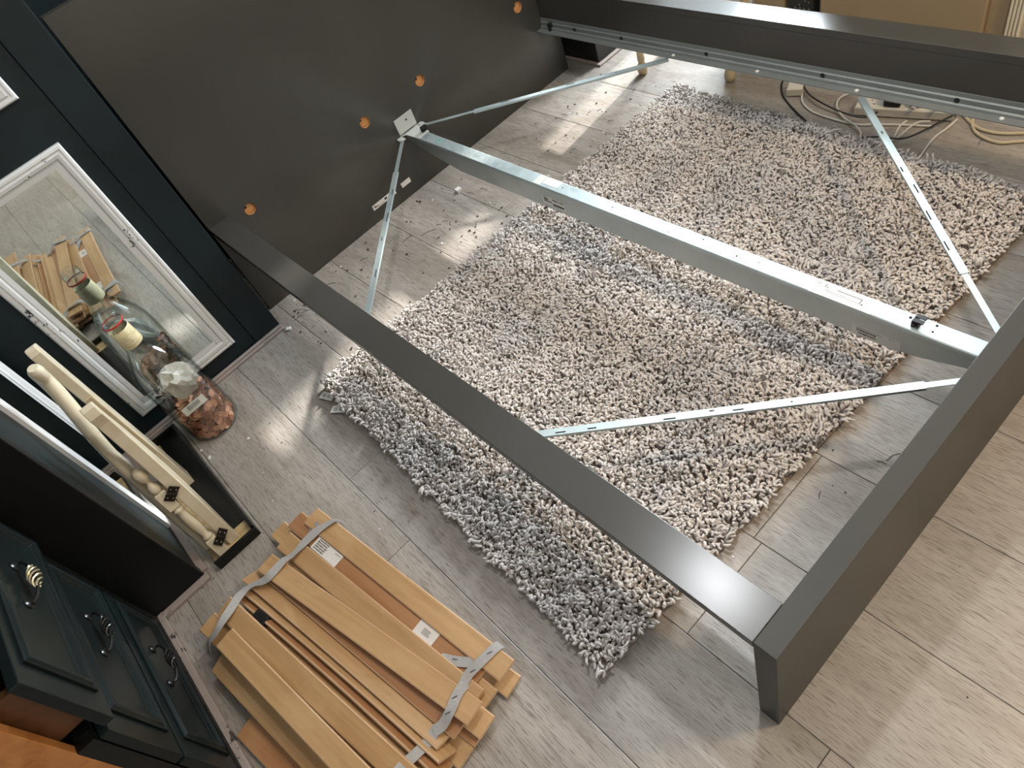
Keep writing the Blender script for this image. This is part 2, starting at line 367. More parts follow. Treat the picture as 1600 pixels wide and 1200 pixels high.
b = MB(); b.box(wx0+0.02, 0.005, Y1+0.062, Y1+0.067, wz0+0.02, wz1-0.02); tag(b.build('sun_blocker', M['label']), 'narrow unseen blind at the left side of the window on the right', 'blocker')  # second unseen sheet, added on the other side of the sun gap
# dark skirting along the recess behind the headboard
b = MB(); b.box(X0, X0+0.02, -0.02, 1.68, 0, 0.09); struct('baseboard_back', b, M['skirt'])

# fitted dark wardrobe fronts left of the bed
wd = thing('fitted_wardrobe', 'dark blue-green painted fitted wardrobe panels left of the headboard, holding the mirrors', 'wardrobe', (0.125, -0.40, 0))
b = MB(); b.box(0.085, 0.125, -0.70, -0.128, 0.0, 2.2); b.build('front_panel', M['navy'], wd, bevel=0.0015)
b = MB(); b.box(0.095, 0.128, -0.1265, -0.025, 0.0, 2.2); b.build('stile', M['navy'], wd, bevel=0.002)
b = MB(); b.box(X0+0.001, 0.095, -0.06, -0.032, 0.0, 2.2); b.build('end_panel', M['navydark'], wd)
b = MB(); b.box(0.125, 0.775, -0.72, -0.687, 0.0, 2.2); b.build('side_panel', M['navy'], wd)
b = MB(); b.box(0.765, 0.79, -0.835, -0.681, 0.0, 2.2); b.build('post', M['navydark'], wd, bevel=0.002)
b = MB(); b.box(0.126, 0.150, -0.66, -0.022, 0.0, 0.010); b.box(0.128, 0.142, -0.655, -0.026, 0.010, 0.018); b.box(0.126, 0.775, -0.687, -0.665, 0.0, 0.012)
b.build('skirting', M['skirt'], wd, bevel=0.002, label='worn greyish-brown wooden strip along the foot of the panels')
b = MB(); b.box(0.79, 0.812, -0.82, -0.672, 0, 0.012); b.box(0.792, 1.345, -0.832, -0.815, 0, 0.016); b.build('skirting', M['skirt'], wd, bevel=0.002)

MP = [(0,0),(0,0.010),(0.004,0.014),(0.010,0.015),(0.013,0.011),(0.016,0.011),(0.019,0.016),(0.028,0.013),(0.033,0.006),(0.036,0.005),(0.036,0)]
def mirror(o, u, n, w_, h_, label):
    t_ = thing('wall_mirror', label, 'mirror', o, 'white framed mirrors on the wardrobe')
    b = MB(); b.frame(o, u, (0,0,1), n, w_, h_, MP); b.build('mirror_frame', M['frame'], t_, smooth='auto', angle=30)
    ov, uv, nv = Vector(o), Vector(u), Vector(n)
    b = MB(); P = [ov+uv*0.034+Vector((0,0,0.034)), ov+uv*(w_-0.034)+Vector((0,0,0.034)), ov+uv*(w_-0.034)+Vector((0,0,h_-0.034)), ov+uv*0.034+Vector((0,0,h_-0.034))]
    b.add([p+nv*0.0005 for p in P]+[p+nv*0.004 for p in P], [(3,2,1,0),(4,5,6,7),(0,1,5,4),(1,2,6,5),(2,3,7,6),(3,0,4,7)]); b.build('mirror_glass', M['mirror'], t_)
    # bevelled inner lip
    b = MB(); b.frame(ov+uv*0.036+Vector((0,0,0.036))+nv*0.004, u, (0,0,1), n, w_-0.072, h_-0.072, [(0,0.0),(0,0.0035),(0.014,0.0008),(0.014,0)]); b.build('inner_lip', M['frame'], t_)
    return t_
mirror((0.125, -0.555, 0.078), (0,1,0), (1,0,0), 0.375, 0.790, 'white framed mirror on the dark panel facing the bed, behind the coin bottle')
mirror((0.125, -0.555, 0.995), (0,1,0), (1,0,0), 0.375, 0.790, 'white framed mirror above the coin bottle mirror, only its corner in view')
mirror((0.200, -0.687, 0.032), (1,0,0), (0,1,0), 0.375, 0.790, 'white framed mirror on the side panel behind the cream boards')

# ------------------------------------------------------------------ chest of drawers
ch = thing('chest_of_drawers', 'dark green painted chest of drawers with bare orange pine side', 'chest', (1.07, -1.05, 0))
cx0, cx1, cy = 0.80, 1.34, -0.835
b = MB(); b.box(cx1-0.02, cx1, -1.30, cy-0.055, 0.0, 0.92); b.build('side_panel', M['pine'], ch, bevel=0.001, label='bare orange pine side panel')
b = MB(); b.box(cx0, cx0+0.02, -1.30, cy-0.022, 0.0, 0.92); b.build('side_panel', M['green'], ch)
b = MB(); b.box(cx0, cx1, -1.30, -1.29, 0.0, 0.92); b.build('back_panel', M['drawerwood'], ch)
b = MB(); b.box(cx0-0.01, cx1+0.01, -1.31, cy+0.012, 0.92, 0.945); b.build('top', M['green'], ch, bevel=0.003)
b = MB()
b.box(cx1-0.02, cx1, cy-0.055, cy-0.022, 0.0, 0.445); b.box(cx1-0.02, cx1, cy-0.055, cy-0.022, 0.66, 0.92)
for z in (0.0, 0.217, 0.432, 0.650, 0.868): b.box(cx0+0.02, cx1-0.02, cy-0.05, cy-0.024, z, z+0.018)
b.build('face_frame', M['black'], ch)
DP = [(0,0),(0,0.005),(0.003,0.007),(0.008,0.004),(0.012,0.008),(0.018,0.009),(0.022,0.004),(0.028,0.0035),(0.030,0.0)]
zs = [(0.016, 0.218), (0.226, 0.434), (0.446, 0.655), (0.668, 0.868)]
pull = [0.0, 0.0, 0.022, 0.0]
for i, ((z0, z1), pu) in enumerate(zip(zs, pull)):
    yf = cy + pu
    b = MB(); b.box(cx0+0.004, cx1-0.001, yf-0.02, yf, z0, z1)
    fr = b.build('drawer', M['green'], ch, bevel=0.002)
    b = MB(); b.frame((cx0+0.035, yf, z0+0.022), (1,0,0), (0,0,1), (0,1,0), cx1-cx0-0.09, z1-z0-0.044, DP); b.build('moulding', M['green'], fr, smooth='auto', angle=30)
    b = MB(); b.box(cx1-0.045, cx1-0.03, yf-0.40, yf-0.021, z0+0.02, z1-0.03); b.box(cx0+0.03, cx0+0.045, yf-0.40, yf-0.021, z0+0.02, z1-0.03); b.box(cx0+0.045, cx1-0.045, yf-0.40, yf-0.021, z0+0.02, z0+0.03)
    b.build('drawer_box', M['drawerwood'], fr, label='unpainted brown wooden drawer box')
    # wrought pull: bowed bar with a twisted basket in the middle
    hc = (z0+z1)/2 + 0.01; hx = 1.035; hm = MB(); L_ = 0.058
    arc = smooth_path([(hx-L_, yf, hc), (hx-L_, yf+0.014, hc-0.003), (hx-0.034, yf+0.024, hc-0.004), (hx, yf+0.026, hc-0.004), (hx+0.034, yf+0.024, hc-0.004), (hx+L_, yf+0.014, hc-0.003), (hx+L_, yf, hc)], 5)
    hm.tube(arc, 0.0032, 8)
    for sx in (-1, 1): hm.lathe((hx+sx*L_, yf, hc), [(0.010,0),(0.011,0.002),(0.008,0.005),(0.0045,0.006)], 12, Matrix.Rotation(-PI/2, 3, 'X'))
    hm.build('handle', M['iron'], fr, smooth='auto')
    tw = MB()
    for k in range(4):
        pts = []
        for j in range(25):
            q = j/24; a = q*2.6*PI + k*PI/2; rr = 0.0035 + 0.0075*math.sin(PI*q); pts.append((hx-0.03+0.06*q, yf+0.026+rr*math.cos(a), hc-0.004+rr*math.sin(a)))
        tw.tube(pts, 0.0022, 6)
    tw.build('twisted_grip', M['brass'] if i == 2 else M['iron'], fr, smooth='auto', label='pale gold twisted grip' if i == 2 else None)

# ------------------------------------------------------------------ bed frame
W, H, L, FT, w_ = 1.621, 0.38, 2.0516, 0.0408, 0.0783
bed = thing('bed_frame', 'dark grey-brown bed frame with bare metal midbeam, no slats or mattress fitted', 'bed', (1.0, 0.81, 0))
# headboard with real round recesses in its front
HB = 1.08; TH = 0.032
holes = [(0.151,0.352),(0.664,0.353),(0.933,0.354),(1.449,0.353),(1.572,0.33)]
HR = 0.0205; NS = 24
bm = bmesh.new()
edges = []
def loop(pts):
    vs = [bm.verts.new(p) for p in pts]; es = [bm.edges.new((vs[i], vs[(i+1) % len(vs)])) for i in range(len(vs))]; return vs, es
off = Vector((1.0, 0.81, 0))
def q(p): return Vector(p) - off
ov, oe = loop([q((0,0,0)), q((0,W,0)), q((0,W,HB)), q((0,0,HB))]); edges += oe
hl = []
for (hy, hz) in holes:
    hv, he = loop([q((0, hy+HR*math.cos(2*PI*k/NS), hz+HR*math.sin(2*PI*k/NS))) for k in range(NS)]); edges += he; hl.append(hv)
bmesh.ops.triangle_fill(bm, edges=edges, use_beauty=True, normal=(1,0,0))
for f in list(bm.faces):
    c = f.calc_center_median() + off
    if any((c.y-hy)**2 + (c.z-hz)**2 < (HR*0.97)**2 for hy, hz in holes): bm.faces.remove(f)
for hv in hl:
    bk = [bm.verts.new(v.co + Vector((-0.013,0,0))) for v in hv]
    for k in range(NS): bm.faces.new((hv[k], hv[(k+1)%NS], bk[(k+1)%NS], bk[k])).material_index = 1
    bm.faces.new(bk).material_index = 1
bk = [bm.verts.new(v.co + Vector((-TH,0,0))) for v in ov]
for k in range(4): bm.faces.new((ov[k], ov[(k+1)%4], bk[(k+1)%4], bk[k]))
bm.faces.new(bk[::-1])
bmesh.ops.recalc_face_normals(bm, faces=bm.faces)
me = bpy.data.meshes.new('headboard'); bm.to_mesh(me); bm.free(); me.materials.append(M['bed']); me.materials.append(M['chip'])
hb = bpy.data.objects.new('headboard', me); COL.objects.link(hb); hb.parent = bed
for (hy, hz) in holes:
    b = MB(); b.lathe((-0.0125, hy, hz), [(0.0195,0),(0.0195,0.002),(0.012,0.003),(0.004,0.0022)], 20, Matrix.Rotation(PI/2, 3, 'Y')); b.build('hole_plug', M['chip'], hb, label='bare chipboard at the bottom of the drilled hole')
    b = MB(); b.lathe((-0.0095, hy-0.010, hz+0.010), [(0.004,0),(0.004,0.004),(0.002,0.005)], 12, Matrix.Rotation(PI/2, 3, 'Y')); b.build('dowel_screw', M['blackhole'], hb)
b = MB(); b.cbox((0.0006, 0.592, 0.061), (0.0008, 0.115, 0.021), None); st = b.build('sticker', M['labelw'], hb, label='long white printed sticker low on the headboard')
b = MB()
for k, (yy, ww, hh) in enumerate([(0.545,0.010,0.003),(0.552,0.018,0.003),(0.600,0.012,0.008),(0.622,0.006,0.010)]): b.cbox((0.0012, yy, 0.063-0.004*(k % 2)), (0.0005, ww, hh))
b.cbox((0.0012, 0.575, 0.055), (0.0005, 0.03, 0.0015)); b.build('print', M['ink'], hb, kind='stuff')
b = MB(); b.cbox((0.0006, 0.704, 0.061), (0.0008, 0.045, 0.020)); b.build('sticker', M['labelw'], hb, label='small blank white sticker low on the headboard')
# footboard
b = MB(); b.box(L, L+FT, 0, W, 0, H); b.build('footboard', M['bedfoot'], bed, bevel=0.0012)
# side rails: wide ledge with a board hanging from its inner edge
for side in (0, 1):
    y = (lambda a: a) if side == 0 else (lambda a: W - a)
    def bx(bb, x0, x1, a, c, z0, z1, mi=0): bb.box(x0, x1, min(y(a), y(c)), max(y(a), y(c)), z0, z1, mi)
    b = MB(); bx(b, 0.0005, L-0.0005, 0, w_, H-0.022, H-0.0005); bx(b, 0.0005, L-0.0005, w_-0.018, w_, 0.200, H-0.022)
    rail = b.build('side_rail', M['bed'], bed, bevel=0.001)
    # galvanised support strip: stepped angle
    b = MB(); p = w_
    prof = [(p,0.264),(p+0.003,0.264),(p+0.003,0.252),(p+0.007,0.249),(p+0.007,0.236),(p+0.012,0.233),(p+0.014,0.2265),(p+0.038,0.2265),(p+0.038,0.2235),(p+0.010,0.2235),(p,0.232)]
    b.prism([(y(a), z) for a, z in prof], None, 0, 0.002, L-0.002); sp = b.build('support_strip', M['strip'], rail, label='galvanised metal ledge strip')
    for xx, kk in [(0.192,0),(0.430,0),(0.804,1),(1.220,1),(1.601,1)]:
        b = MB(); r0 = Matrix.Rotation(PI/2 if side else -PI/2, 3, 'X')
        b.lathe((xx, y(p+0.0075), 0.2435), [(0.0075,0),(0.0075,0.0008),(0.0065,0.0014),(0.0045,0.0014),(0.004,0.0004)], 14, r0); o = b.build('screw', M['iron'], rail)
    for xx in (0.676, 1.007, 1.335, 1.72):
        b = MB(); b.lathe((xx, y(p+0.022), 0.2265), [(0.006,0),(0.006,0.001),(0.0045,0.003),(0.002,0.0035)], 12); b.build('rivet', M['label'], rail)
    b = MB(); b.cbox((0.060, y(p+0.010), 0.245), (0.020, 0.014, 0.014)); b.cbox((0.063, y(p+0.018), 0.232), (0.010, 0.008, 0.022)); b.build('clip', M['blackplastic'], rail, label='black plastic clip')
# midbeam
yc0, yc1 = 0.785, 0.834; zt = 0.225
b = MB()
b.prism([(0.004,0.222),(0.10,0.222),(0.10,zt),(L-0.001,zt),(L-0.001,0.190),(1.90,0.150),(1.86,0.146),(0.30,0.146),(0.16,0.168),(0.004,0.207)], None, 1, yc0+0.002, yc1-0.002)
beam = b.build('midbeam', M['zincside'], bed, bevel=0.0015, label='galvanised steel midbeam from headboard to footboard')
b = MB(); b.prism([(yc0,zt-0.007),(yc0+0.0015,zt),(yc0+0.004,zt+0.002),(yc1-0.004,zt+0.002),(yc1-0.0015,zt),(yc1,zt-0.007),(yc1-0.0021,zt-0.008),(yc1-0.0021,zt-0.0005),(yc0+0.0021,zt-0.0005),(yc0+0.0021,zt-0.008)], None, 0, 0.095, L-0.0008)
b.build('top_plate', M['zinc'], beam, label='pale shiny top face of the beam')
b = MB(); b.box(0.001, 0.0035, 0.765, 0.850, 0.230, 0.290); b.prism([(0.001,0.765),(0.001,0.850),(0.045,0.850),(0.092,0.838),(0.10,0.790),(0.012,0.783)], None, 2, 0.2225, 0.2265)
b.box(0.004, 0.0045, 0.780, 0.838, 0.2275, 0.2305)
for s_ in (-1, 1): b.prism([(0.003,0.807+s_*0.040),(0.003,0.807+s_*0.060),(0.020,0.807+s_*0.064),(0.032,0.807+s_*0.058),(0.034,0.807+s_*0.040)], None, 2, 0.2225, 0.2265)
b.build('head_bracket', M['plate'], beam, bevel=0.0008, label='pale grey steel bracket screwed to the headboard')
for f_ in (lambda b: b.lathe((0.0036, 0.815, 0.268), [(0.004,0),(0.004,0.0004)], 12, Matrix.Rotation(PI/2,3,'Y')), lambda b: b.box(0.0046,0.0050,0.782,0.836,0.228,0.231), lambda b: b.lathe((0.115,0.802,zt+0.0022),[(0.002,0),(0.002,0.0003)],10), lambda b: b.lathe((0.115,0.818,zt+0.0022),[(0.002,0),(0.002,0.0003)],10)):
    b = MB(); f_(b); b.build('screw_hole', M['blackhole'], beam)
def clip(x, y_, s=1.0):
    b = MB()
    for k in (0, 1):
        yy = y_ - 0.011 + k*0.013
        b.cbox((x+0.003*s, yy+0.0045, zt+0.020), (0.022, 0.0105, 0.003)); b.cbox((x-0.008*s, yy+0.0045, zt+0.0105), (0.004, 0.0105, 0.018)); b.cbox((x-0.002, yy+0.0045, zt+0.0035), (0.014, 0.0105, 0.003))
    b.cbox((x-0.006, y_-0.0, zt+0.006), (0.006, 0.024, 0.008)); return b
clip(1.889, 0.808).build('slat_clip', M['blackplastic'], beam, bevel=0.0008, label='black plastic slat clip')
clip(0.075, 0.833).build('slat_clip', M['blackplastic'], beam, bevel=0.0008, label='black plastic slat clip')
for xx, yy, rr in [(1.868,0.8065+0.012,0.0035),(1.921,0.823,0.003),(1.922,0.804,0.0025),(0.815,0.812,0.002),(1.02,0.81,0.0018),(1.23,0.80,0.0018),(1.33,0.818,0.0022),(1.44,0.806,0.0025),(1.50,0.812,0.0018),(0.36,0.812,0.0018)]:
    b = MB(); b.lathe((xx,yy,zt+0.0021),[(rr,0),(rr,0.0004)],10); b.build('screw_hole', M['blackhole'], beam)
b = MB()
for (x0_, y0_, x1_, y1_) in [(0.168,0.815,0.182,0.815),(0.175,0.808,0.175,0.822),(0.186,0.808,0.186,0.822),(0.186,0.815,0.196,0.808),(0.186,0.815,0.196,0.822),(0.200,0.808,0.205,0.816),(0.205,0.816,0.200,0.821),(0.200,0.808,0.208,0.808),(0.178,0.806,0.190,0.803)]:
    b.ribbon([(x0_,y0_,zt+0.0024),(x1_,y1_,zt+0.0024)], (y1_-y0_, -(x1_-x0_), 0), 0.0013, 0.0003)
b.build('pen_mark', M['inkgreen'], beam, kind='stuff', label='green handwritten mark')
def printed(name, c, ux, uy, wx_, hy_, m_, rows, parent, label, n=None):
    c, ux, uy = Vector(c), Vector(ux).normalized(), Vector(uy).normalized(); nn = ux.cross(uy); MM = Matrix((ux, uy, nn)).transposed()
    b = MB(); b.cbox(c, (wx_, hy_, 0.0004), MM); st = b.build(name, m_, parent, label=label)
    return st, MM, c
def prints(items, MM, c, m_, parent, nm='print', lift=0.00035):
    b = MB()
    for (x, y, a, h) in items: b.cbox(c + MM @ Vector((x, y, lift)), (a, h, 0.0002), MM)
    # kept in the sticker's own thing: flat print
    return b.build(nm, m_, parent, kind='stuff')
def textish(x0, x1, y, h, n, r):
    out = []; x = x0
    while x < x1:
        a = r.uniform(0.0012, 0.0035); out.append((x+a/2, y, a, h*r.uniform(0.6,1))); x += a + r.uniform(0.0008,0.002)
    return out
rr = random.Random(3)
BU = ((1,0,0),(0,1,0))
st, MM, c = printed('sticker', (0.768, 0.8165, zt+0.0024), *BU, 0.062, 0.030, M['label'], 3, beam, 'white printed sticker on the beam top')
it = []
for k in range(5): it += [(0.0, 0.010-k*0.0048, 0.050*rr.uniform(.6,1), 0.0006)]
prints(it, MM, c, M['inkgrey'], beam)
b = MB(); b.box(0.700,0.733,0.790,0.832,zt+0.002,zt+0.0023); b.build('sticker', M['labelgrey'], beam, label='see-through sticker on the beam top')
st, MM, c = printed('sticker', (1.722, 0.8085, zt+0.0024), *BU, 0.150, 0.044, M['labelw'], 3, beam, 'white drawing label on the beam top')
it = [(0.010,0.008,0.060,0.0018),(0.040,0.001,0.0018,0.015),(-0.048,0.010,0.002,0.011),(-0.042,0.006,0.003,0.003),(0.0,-0.006,0.085,0.0009),(-0.02,-0.002,0.05,0.0009),(0.046,-0.006,0.004,0.004),(0.052,0.002,0.003,0.001)]
prints(it, MM, c, M['ink'], beam)
b = MB(); b.lathe(c+Vector((-0.066,0.013,0.0003)), [(0.0048,0),(0.0048,0.0004),(0.0036,0.0004),(0.0036,0)], 20, closed=True); b.lathe(c+Vector((-0.066,0.013,0.0003)), [(0.0012,0),(0.0012,0.0004)], 8); b.build('print', M['inkgrey'], beam, kind='stuff')
SU = ((1,0,0),(0,0,1))   # facing -y
yb = yc0 + 0.0016
st, MM, c = printed('sticker', (0.785, yb, 0.178), *SU, 0.105, 0.036, M['labelgrey'], 3, beam, 'barcode sticker on the beam side near the headboard end')
it = textish(-0.048,-0.025,0.013,0.003,6,rr)+[(-0.035,0.004,0.018,0.006)]+textish(-0.045,-0.012,-0.004,0.006,6,rr)+textish(-0.005,0.045,0.009,0.006,9,rr)+[(0.018,-0.010,0.05,0.007)]
prints(it, MM, c, M['ink'], beam)
st, MM, c = printed('sticker', (1.815, yb, 0.162), *SU, 0.112, 0.034, M['labelgrey'], 3, beam, 'printed sticker on the beam side near the footboard')
it = textish(-0.045,0.012,0.010,0.002,6,rr)+textish(-0.045,0.0,0.003,0.007,6,rr)+textish(-0.040,0.0,-0.006,0.006,6,rr)+textish(0.030,0.042,0.012,0.002,6,rr)
prints(it, MM, c, M['ink'], beam)
# four diagonal braces, each an outer and an inner flat bar
zb = 0.221
def brace(p0, p1, split, slots, tw_head=False):
    p0, p1 = Vector(p0), Vector(p1); d = (p1-p0); LL = d.length; u_ = d.normalized(); sd = Vector((-u_.y, u_.x, 0)); ps = p0 + d*split
    b = MB(); b.ribbon([p0, ps+u_*0.03], sd, 0.0135, 0.0018); b.lathe(p0+Vector((0,0,0.0009)), [(0.0085,0),(0.0085,0.002),(0.005,0.003)], 14)
    br = b.build('brace', M['zinc'], bed, label='thin diagonal steel brace')
    # outer channel with turned-down lips
    b = MB(); b.ribbon([ps+Vector((0,0,0.0018)), p1+Vector((0,0,0.0018))], sd, 0.0185, 0.0018)
    for s_ in (-1, 1): b.ribbon([ps+sd*s_*0.0085-Vector((0,0,0.0015)), p1+sd*s_*0.0085-Vector((0,0,0.0015))], sd, 0.0016, 0.006)
    b.build('sliding_bar', M['zinc'], br)
    for t0_, ll, oo in slots:
        b = MB(); c = p0 + d*t0_ + sd*oo + Vector((0,0,0.0029)); MM = Matrix((u_, sd, Vector((0,0,1)))).transposed(); b.cbox(c, (ll, 0.0030, 0.0006), MM)
        b.build('slot', M['blackhole'], br)
brace((0.022, 0.757, zb), (0.668, 0.118, zb), 0.22, [(0.35,0.03,0.004),(0.5,0.045,0.004),(0.62,0.02,0.0),(0.8,0.035,0.003)])
brace((0.026, 0.862, zb), (0.668, 1.503, zb), 0.22, [(0.35,0.03,0.004),(0.5,0.004,0.0),(0.62,0.03,0.004),(0.8,0.004,0.0)])
brace((2.040, 0.738, zb), (1.385, 0.118, zb), 0.10, [(0.38,0.004,0.0),(0.50,0.022,0.003),(0.56,0.010,-0.003),(0.66,0.026,0.004),(0.85,0.020,0.003),(0.93,0.024,0.003)])
brace((2.028, 0.862, zb), (1.358, 1.503, zb), 0.20, [(0.30,0.032,0.004),(0.42,0.034,0.004),(0.53,0.034,-0.002),(0.62,0.020,0.004),(0.80,0.012,0.0)])

# ------------------------------------------------------------------ shag rug
rug = thing('shag_rug', 'pale beige-grey deep shag rug lying across the floor under the midbeam', 'rug', (1.2, 0.75, 0))
C4 = [np.array(p) for p in ((0.525,-0.085),(1.785,-0.150),(1.880,1.535),(0.565,1.635))]
def bil(u, v): return (C4[0]*(1-u)[:,None]*(1-v)[:,None] + C4[1]*u[:,None]*(1-v)[:,None] + C4[2]*u[:,None]*v[:,None] + C4[3]*(1-u)[:,None]*v[:,None])
b = MB(); b.prism([tuple(c) for c in C4], None, 2, 0.0005, 0.007); b.build('backing', M['backing'], rug)
du = 0.0074; nu, nv = int(1.28/du), int(1.70/du)
U, V = np.meshgrid((np.arange(nu)+0.5)/nu, (np.arange(nv)+0.5)/nv); U = U.ravel(); V = V.ravel(); N = len(U)
U = np.clip(U + rng.normal(0, 0.35/nu, N), 0.002, 0.998); V = np.clip(V + rng.normal(0, 0.35/nv, N), 0.002, 0.998)
base = bil(U, V)
def vnoise(P, s, seed):
    r_ = np.random.default_rng(seed); G = r_.normal(0, 1, (64, 64)); q_ = P*s; i = np.floor(q_).astype(int); f = q_-i; f = f*f*(3-2*f)
    g = lambda a, c: G[a % 64, c % 64]
    return (g(i[:,0],i[:,1])*(1-f[:,0])*(1-f[:,1]) + g(i[:,0]+1,i[:,1])*f[:,0]*(1-f[:,1]) + g(i[:,0],i[:,1]+1)*(1-f[:,0])*f[:,1] + g(i[:,0]+1,i[:,1]+1)*f[:,0]*f[:,1])
lean = np.stack([vnoise(base, 34, 1)*0.0055 + vnoise(base, 5, 3)*0.0015, vnoise(base, 34, 2)*0.0055 + vnoise(base, 5, 4)*0.0015], 1) + rng.normal(0, 0.0042, (N, 2))
edge = np.stack([np.where(U < 0.01, -0.004, np.where(U > 0.99, 0.004, 0)), np.where(V < 0.008, -0.004, np.where(V > 0.992, 0.004, 0))], 1); lean += edge
hgt = 0.023 + vnoise(base, 22, 5)*0.0035 + rng.normal(0, 0.003, N); hgt = np.clip(hgt, 0.010, 0.034)
curl = rng.uniform(0, 2*PI, N); hel = rng.choice([-1.0, 1.0], N)*rng.uniform(4.0, 8.0, N); ns = 5; nr = 6
ring = np.stack([np.cos(2*PI*np.arange(ns)/ns), np.sin(2*PI*np.arange(ns)/ns)], 1)
T = np.array([0.0, 0.30, 0.52, 0.70, 0.86, 1.0]); RAD = np.array([0.0022, 0.0028, 0.0034, 0.0039, 0.0038, 0.0022])
verts = np.zeros((N, nr*ns, 3), np.float32)
for i, tt in enumerate(T):
    cx = base[:,0] + lean[:,0]*tt**1.6*1.25 + np.cos(curl+tt*hel)*0.0046*tt
    cyy = base[:,1] + lean[:,1]*tt**1.6*1.25 + np.sin(curl+tt*hel)*0.0046*tt
    cz = 0.007 + hgt*np.sin(tt*PI*0.55)/math.sin(PI*0.55)
    dirn = np.stack([lean[:,0], lean[:,1]], 1); ln = np.linalg.norm(dirn, axis=1, keepdims=True)+1e-6; dirn = dirn/ln
    tilt = min(0.85, tt*1.0)
    rsc = RAD[i]*rng.uniform(0.85, 1.2, N)
    for k in range(ns):
        a, c_ = ring[k]
        # ring plane tips over with the lean of the yarn
        verts[:, i*ns+k, 0] = cx + rsc*(a*dirn[:,0]*(1-0.5*tilt) - c_*dirn[:,1])
        verts[:, i*ns+k, 1] = cyy + rsc*(a*dirn[:,1]*(1-0.5*tilt) + c_*dirn[:,0])
        verts[:, i*ns+k, 2] = cz - rsc*a*tilt*0.75
fl = [(i*ns+k, i*ns+(k+1)%ns, (i+1)*ns+(k+1)%ns, (i+1)*ns+k) for i in range(nr-1) for k in range(ns)]
nq = len(fl); F = np.array(fl)[None] + (np.arange(N)*nr*ns)[:,None,None]
capf = (np.arange(N)*nr*ns)[:,None] + np.arange((nr-1)*ns, nr*ns)[None]
me = bpy.data.meshes.new('pile'); vv = verts.reshape(-1, 3) - np.array([1.2, 0.75, 0], np.float32)
loops = np.concatenate([F.reshape(-1), capf.reshape(-1)]); nf = N*nq + N
starts = np.concatenate([np.arange(N*nq)*4, N*nq*4 + np.arange(N)*ns]); 
me.vertices.add(len(vv)); me.vertices.foreach_set('co', vv.ravel()); me.loops.add(len(loops)); me.loops.foreach_set('vertex_index', loops.astype(np.int32))
me.polygons.add(nf); me.polygons.foreach_set('loop_start', starts.astype(np.int32)); me.polygons.foreach_set('use_smooth', np.ones(nf, bool)); me.update(calc_edges=True); me.validate()
me.materials.append(M['shag']); po = bpy.data.objects.new('pile', me); COL.objects.link(po); po.parent = rug; po['kind'] = 'stuff'
for (cx, cyy, a, l1) in [(0.575,-0.102,R(200),'white care label sticking out of the rug corner'), (0.655,-0.108,R(215),'second white care label beside the first')]:
    u_ = Vector((math.cos(a), math.sin(a), 0)); v_ = Vector((-u_.y, u_.x, 0)); MM = Matrix((u_, v_, Vector((0,0,1)))).transposed()
    b = MB(); b.cbox((cx, cyy, 0.0105), (0.052, 0.026, 0.0008), MM); b.build('care_label', M['label'], rug, label=l1)
    prints([(0.008,0.002,0.003,0.013),(0.013,0.001,0.003,0.012),(0.0175,0.001,0.002,0.014),(-0.008,0.003,0.012,0.003),(-0.006,-0.003,0.008,0.003)], MM, Vector((cx,cyy,0.0108)), M['inkgrey'], rug)

# ------------------------------------------------------------------ bundle of bed slats
sl = thing('slatted_bed_base', 'fanned-out pile of birch bed slats joined by grey tape straps, on the floor', 'bed slats', (1.33, -0.5, 0))
SW, ST, SL = 0.053, 0.0085, 0.705
def slat_mesh(mt):
    b = MB(); n = 8
    prof = [(-SW/2+0.0025,-ST/2),(SW/2-0.0025,-ST/2),(SW/2,-ST/2+0.0025),(SW/2,ST/2-0.0025),(SW/2-0.0025,ST/2),(-SW/2+0.0025,ST/2),(-SW/2,ST/2-0.0025),(-SW/2,-ST/2+0.0025)]
    vs = []
    for i in range(n+1):
        x = SL*i/n; bow = 0.006*math.sin(PI*i/n)
        vs += [(x, a, c+bow) for a, c in prof]
    k_ = 8; fs = []; mi = []
    for i in range(n):
        for k in range(k_):
            fs.append((i*k_+k, i*k_+(k+1)%k_, (i+1)*k_+(k+1)%k_, (i+1)*k_+k)); mi.append(0 if k in (0, 4) else 1)
    fs += [tuple(range(k_))[::-1], tuple(range(n*k_, (n+1)*k_))]; mi += [1, 1]
    me = bpy.data.meshes.new('slat'); me.from_pydata(vs, [], fs); bm = bmesh.new(); bm.from_mesh(me); bmesh.ops.recalc_face_normals(bm, faces=bm.faces); bm.to_mesh(me); bm.free()
    me.materials.append(mt); me.materials.append(M['birchedge'])
    for p, i in zip(me.polygons, mi): p.material_index = i
    return me
sm, smr = slat_mesh(M['birch']), slat_mesh(M['birchred'])
def slat(x, y, z, yaw, roll=0.0, red=False, pitch=0.0):
    o = bpy.data.objects.new('slat', smr if red else sm); COL.objects.link(o); o.parent = sl
    o.matrix_local = Matrix.Translation(Vector((x, y, z)) - Vector((1.33, -0.5, 0))) @ Matrix.Rotation(R(yaw), 4, 'Z') @ Matrix.Rotation(R(-pitch), 4, 'Y') @ Matrix.Rotation(R(roll), 4, 'X')
    return o
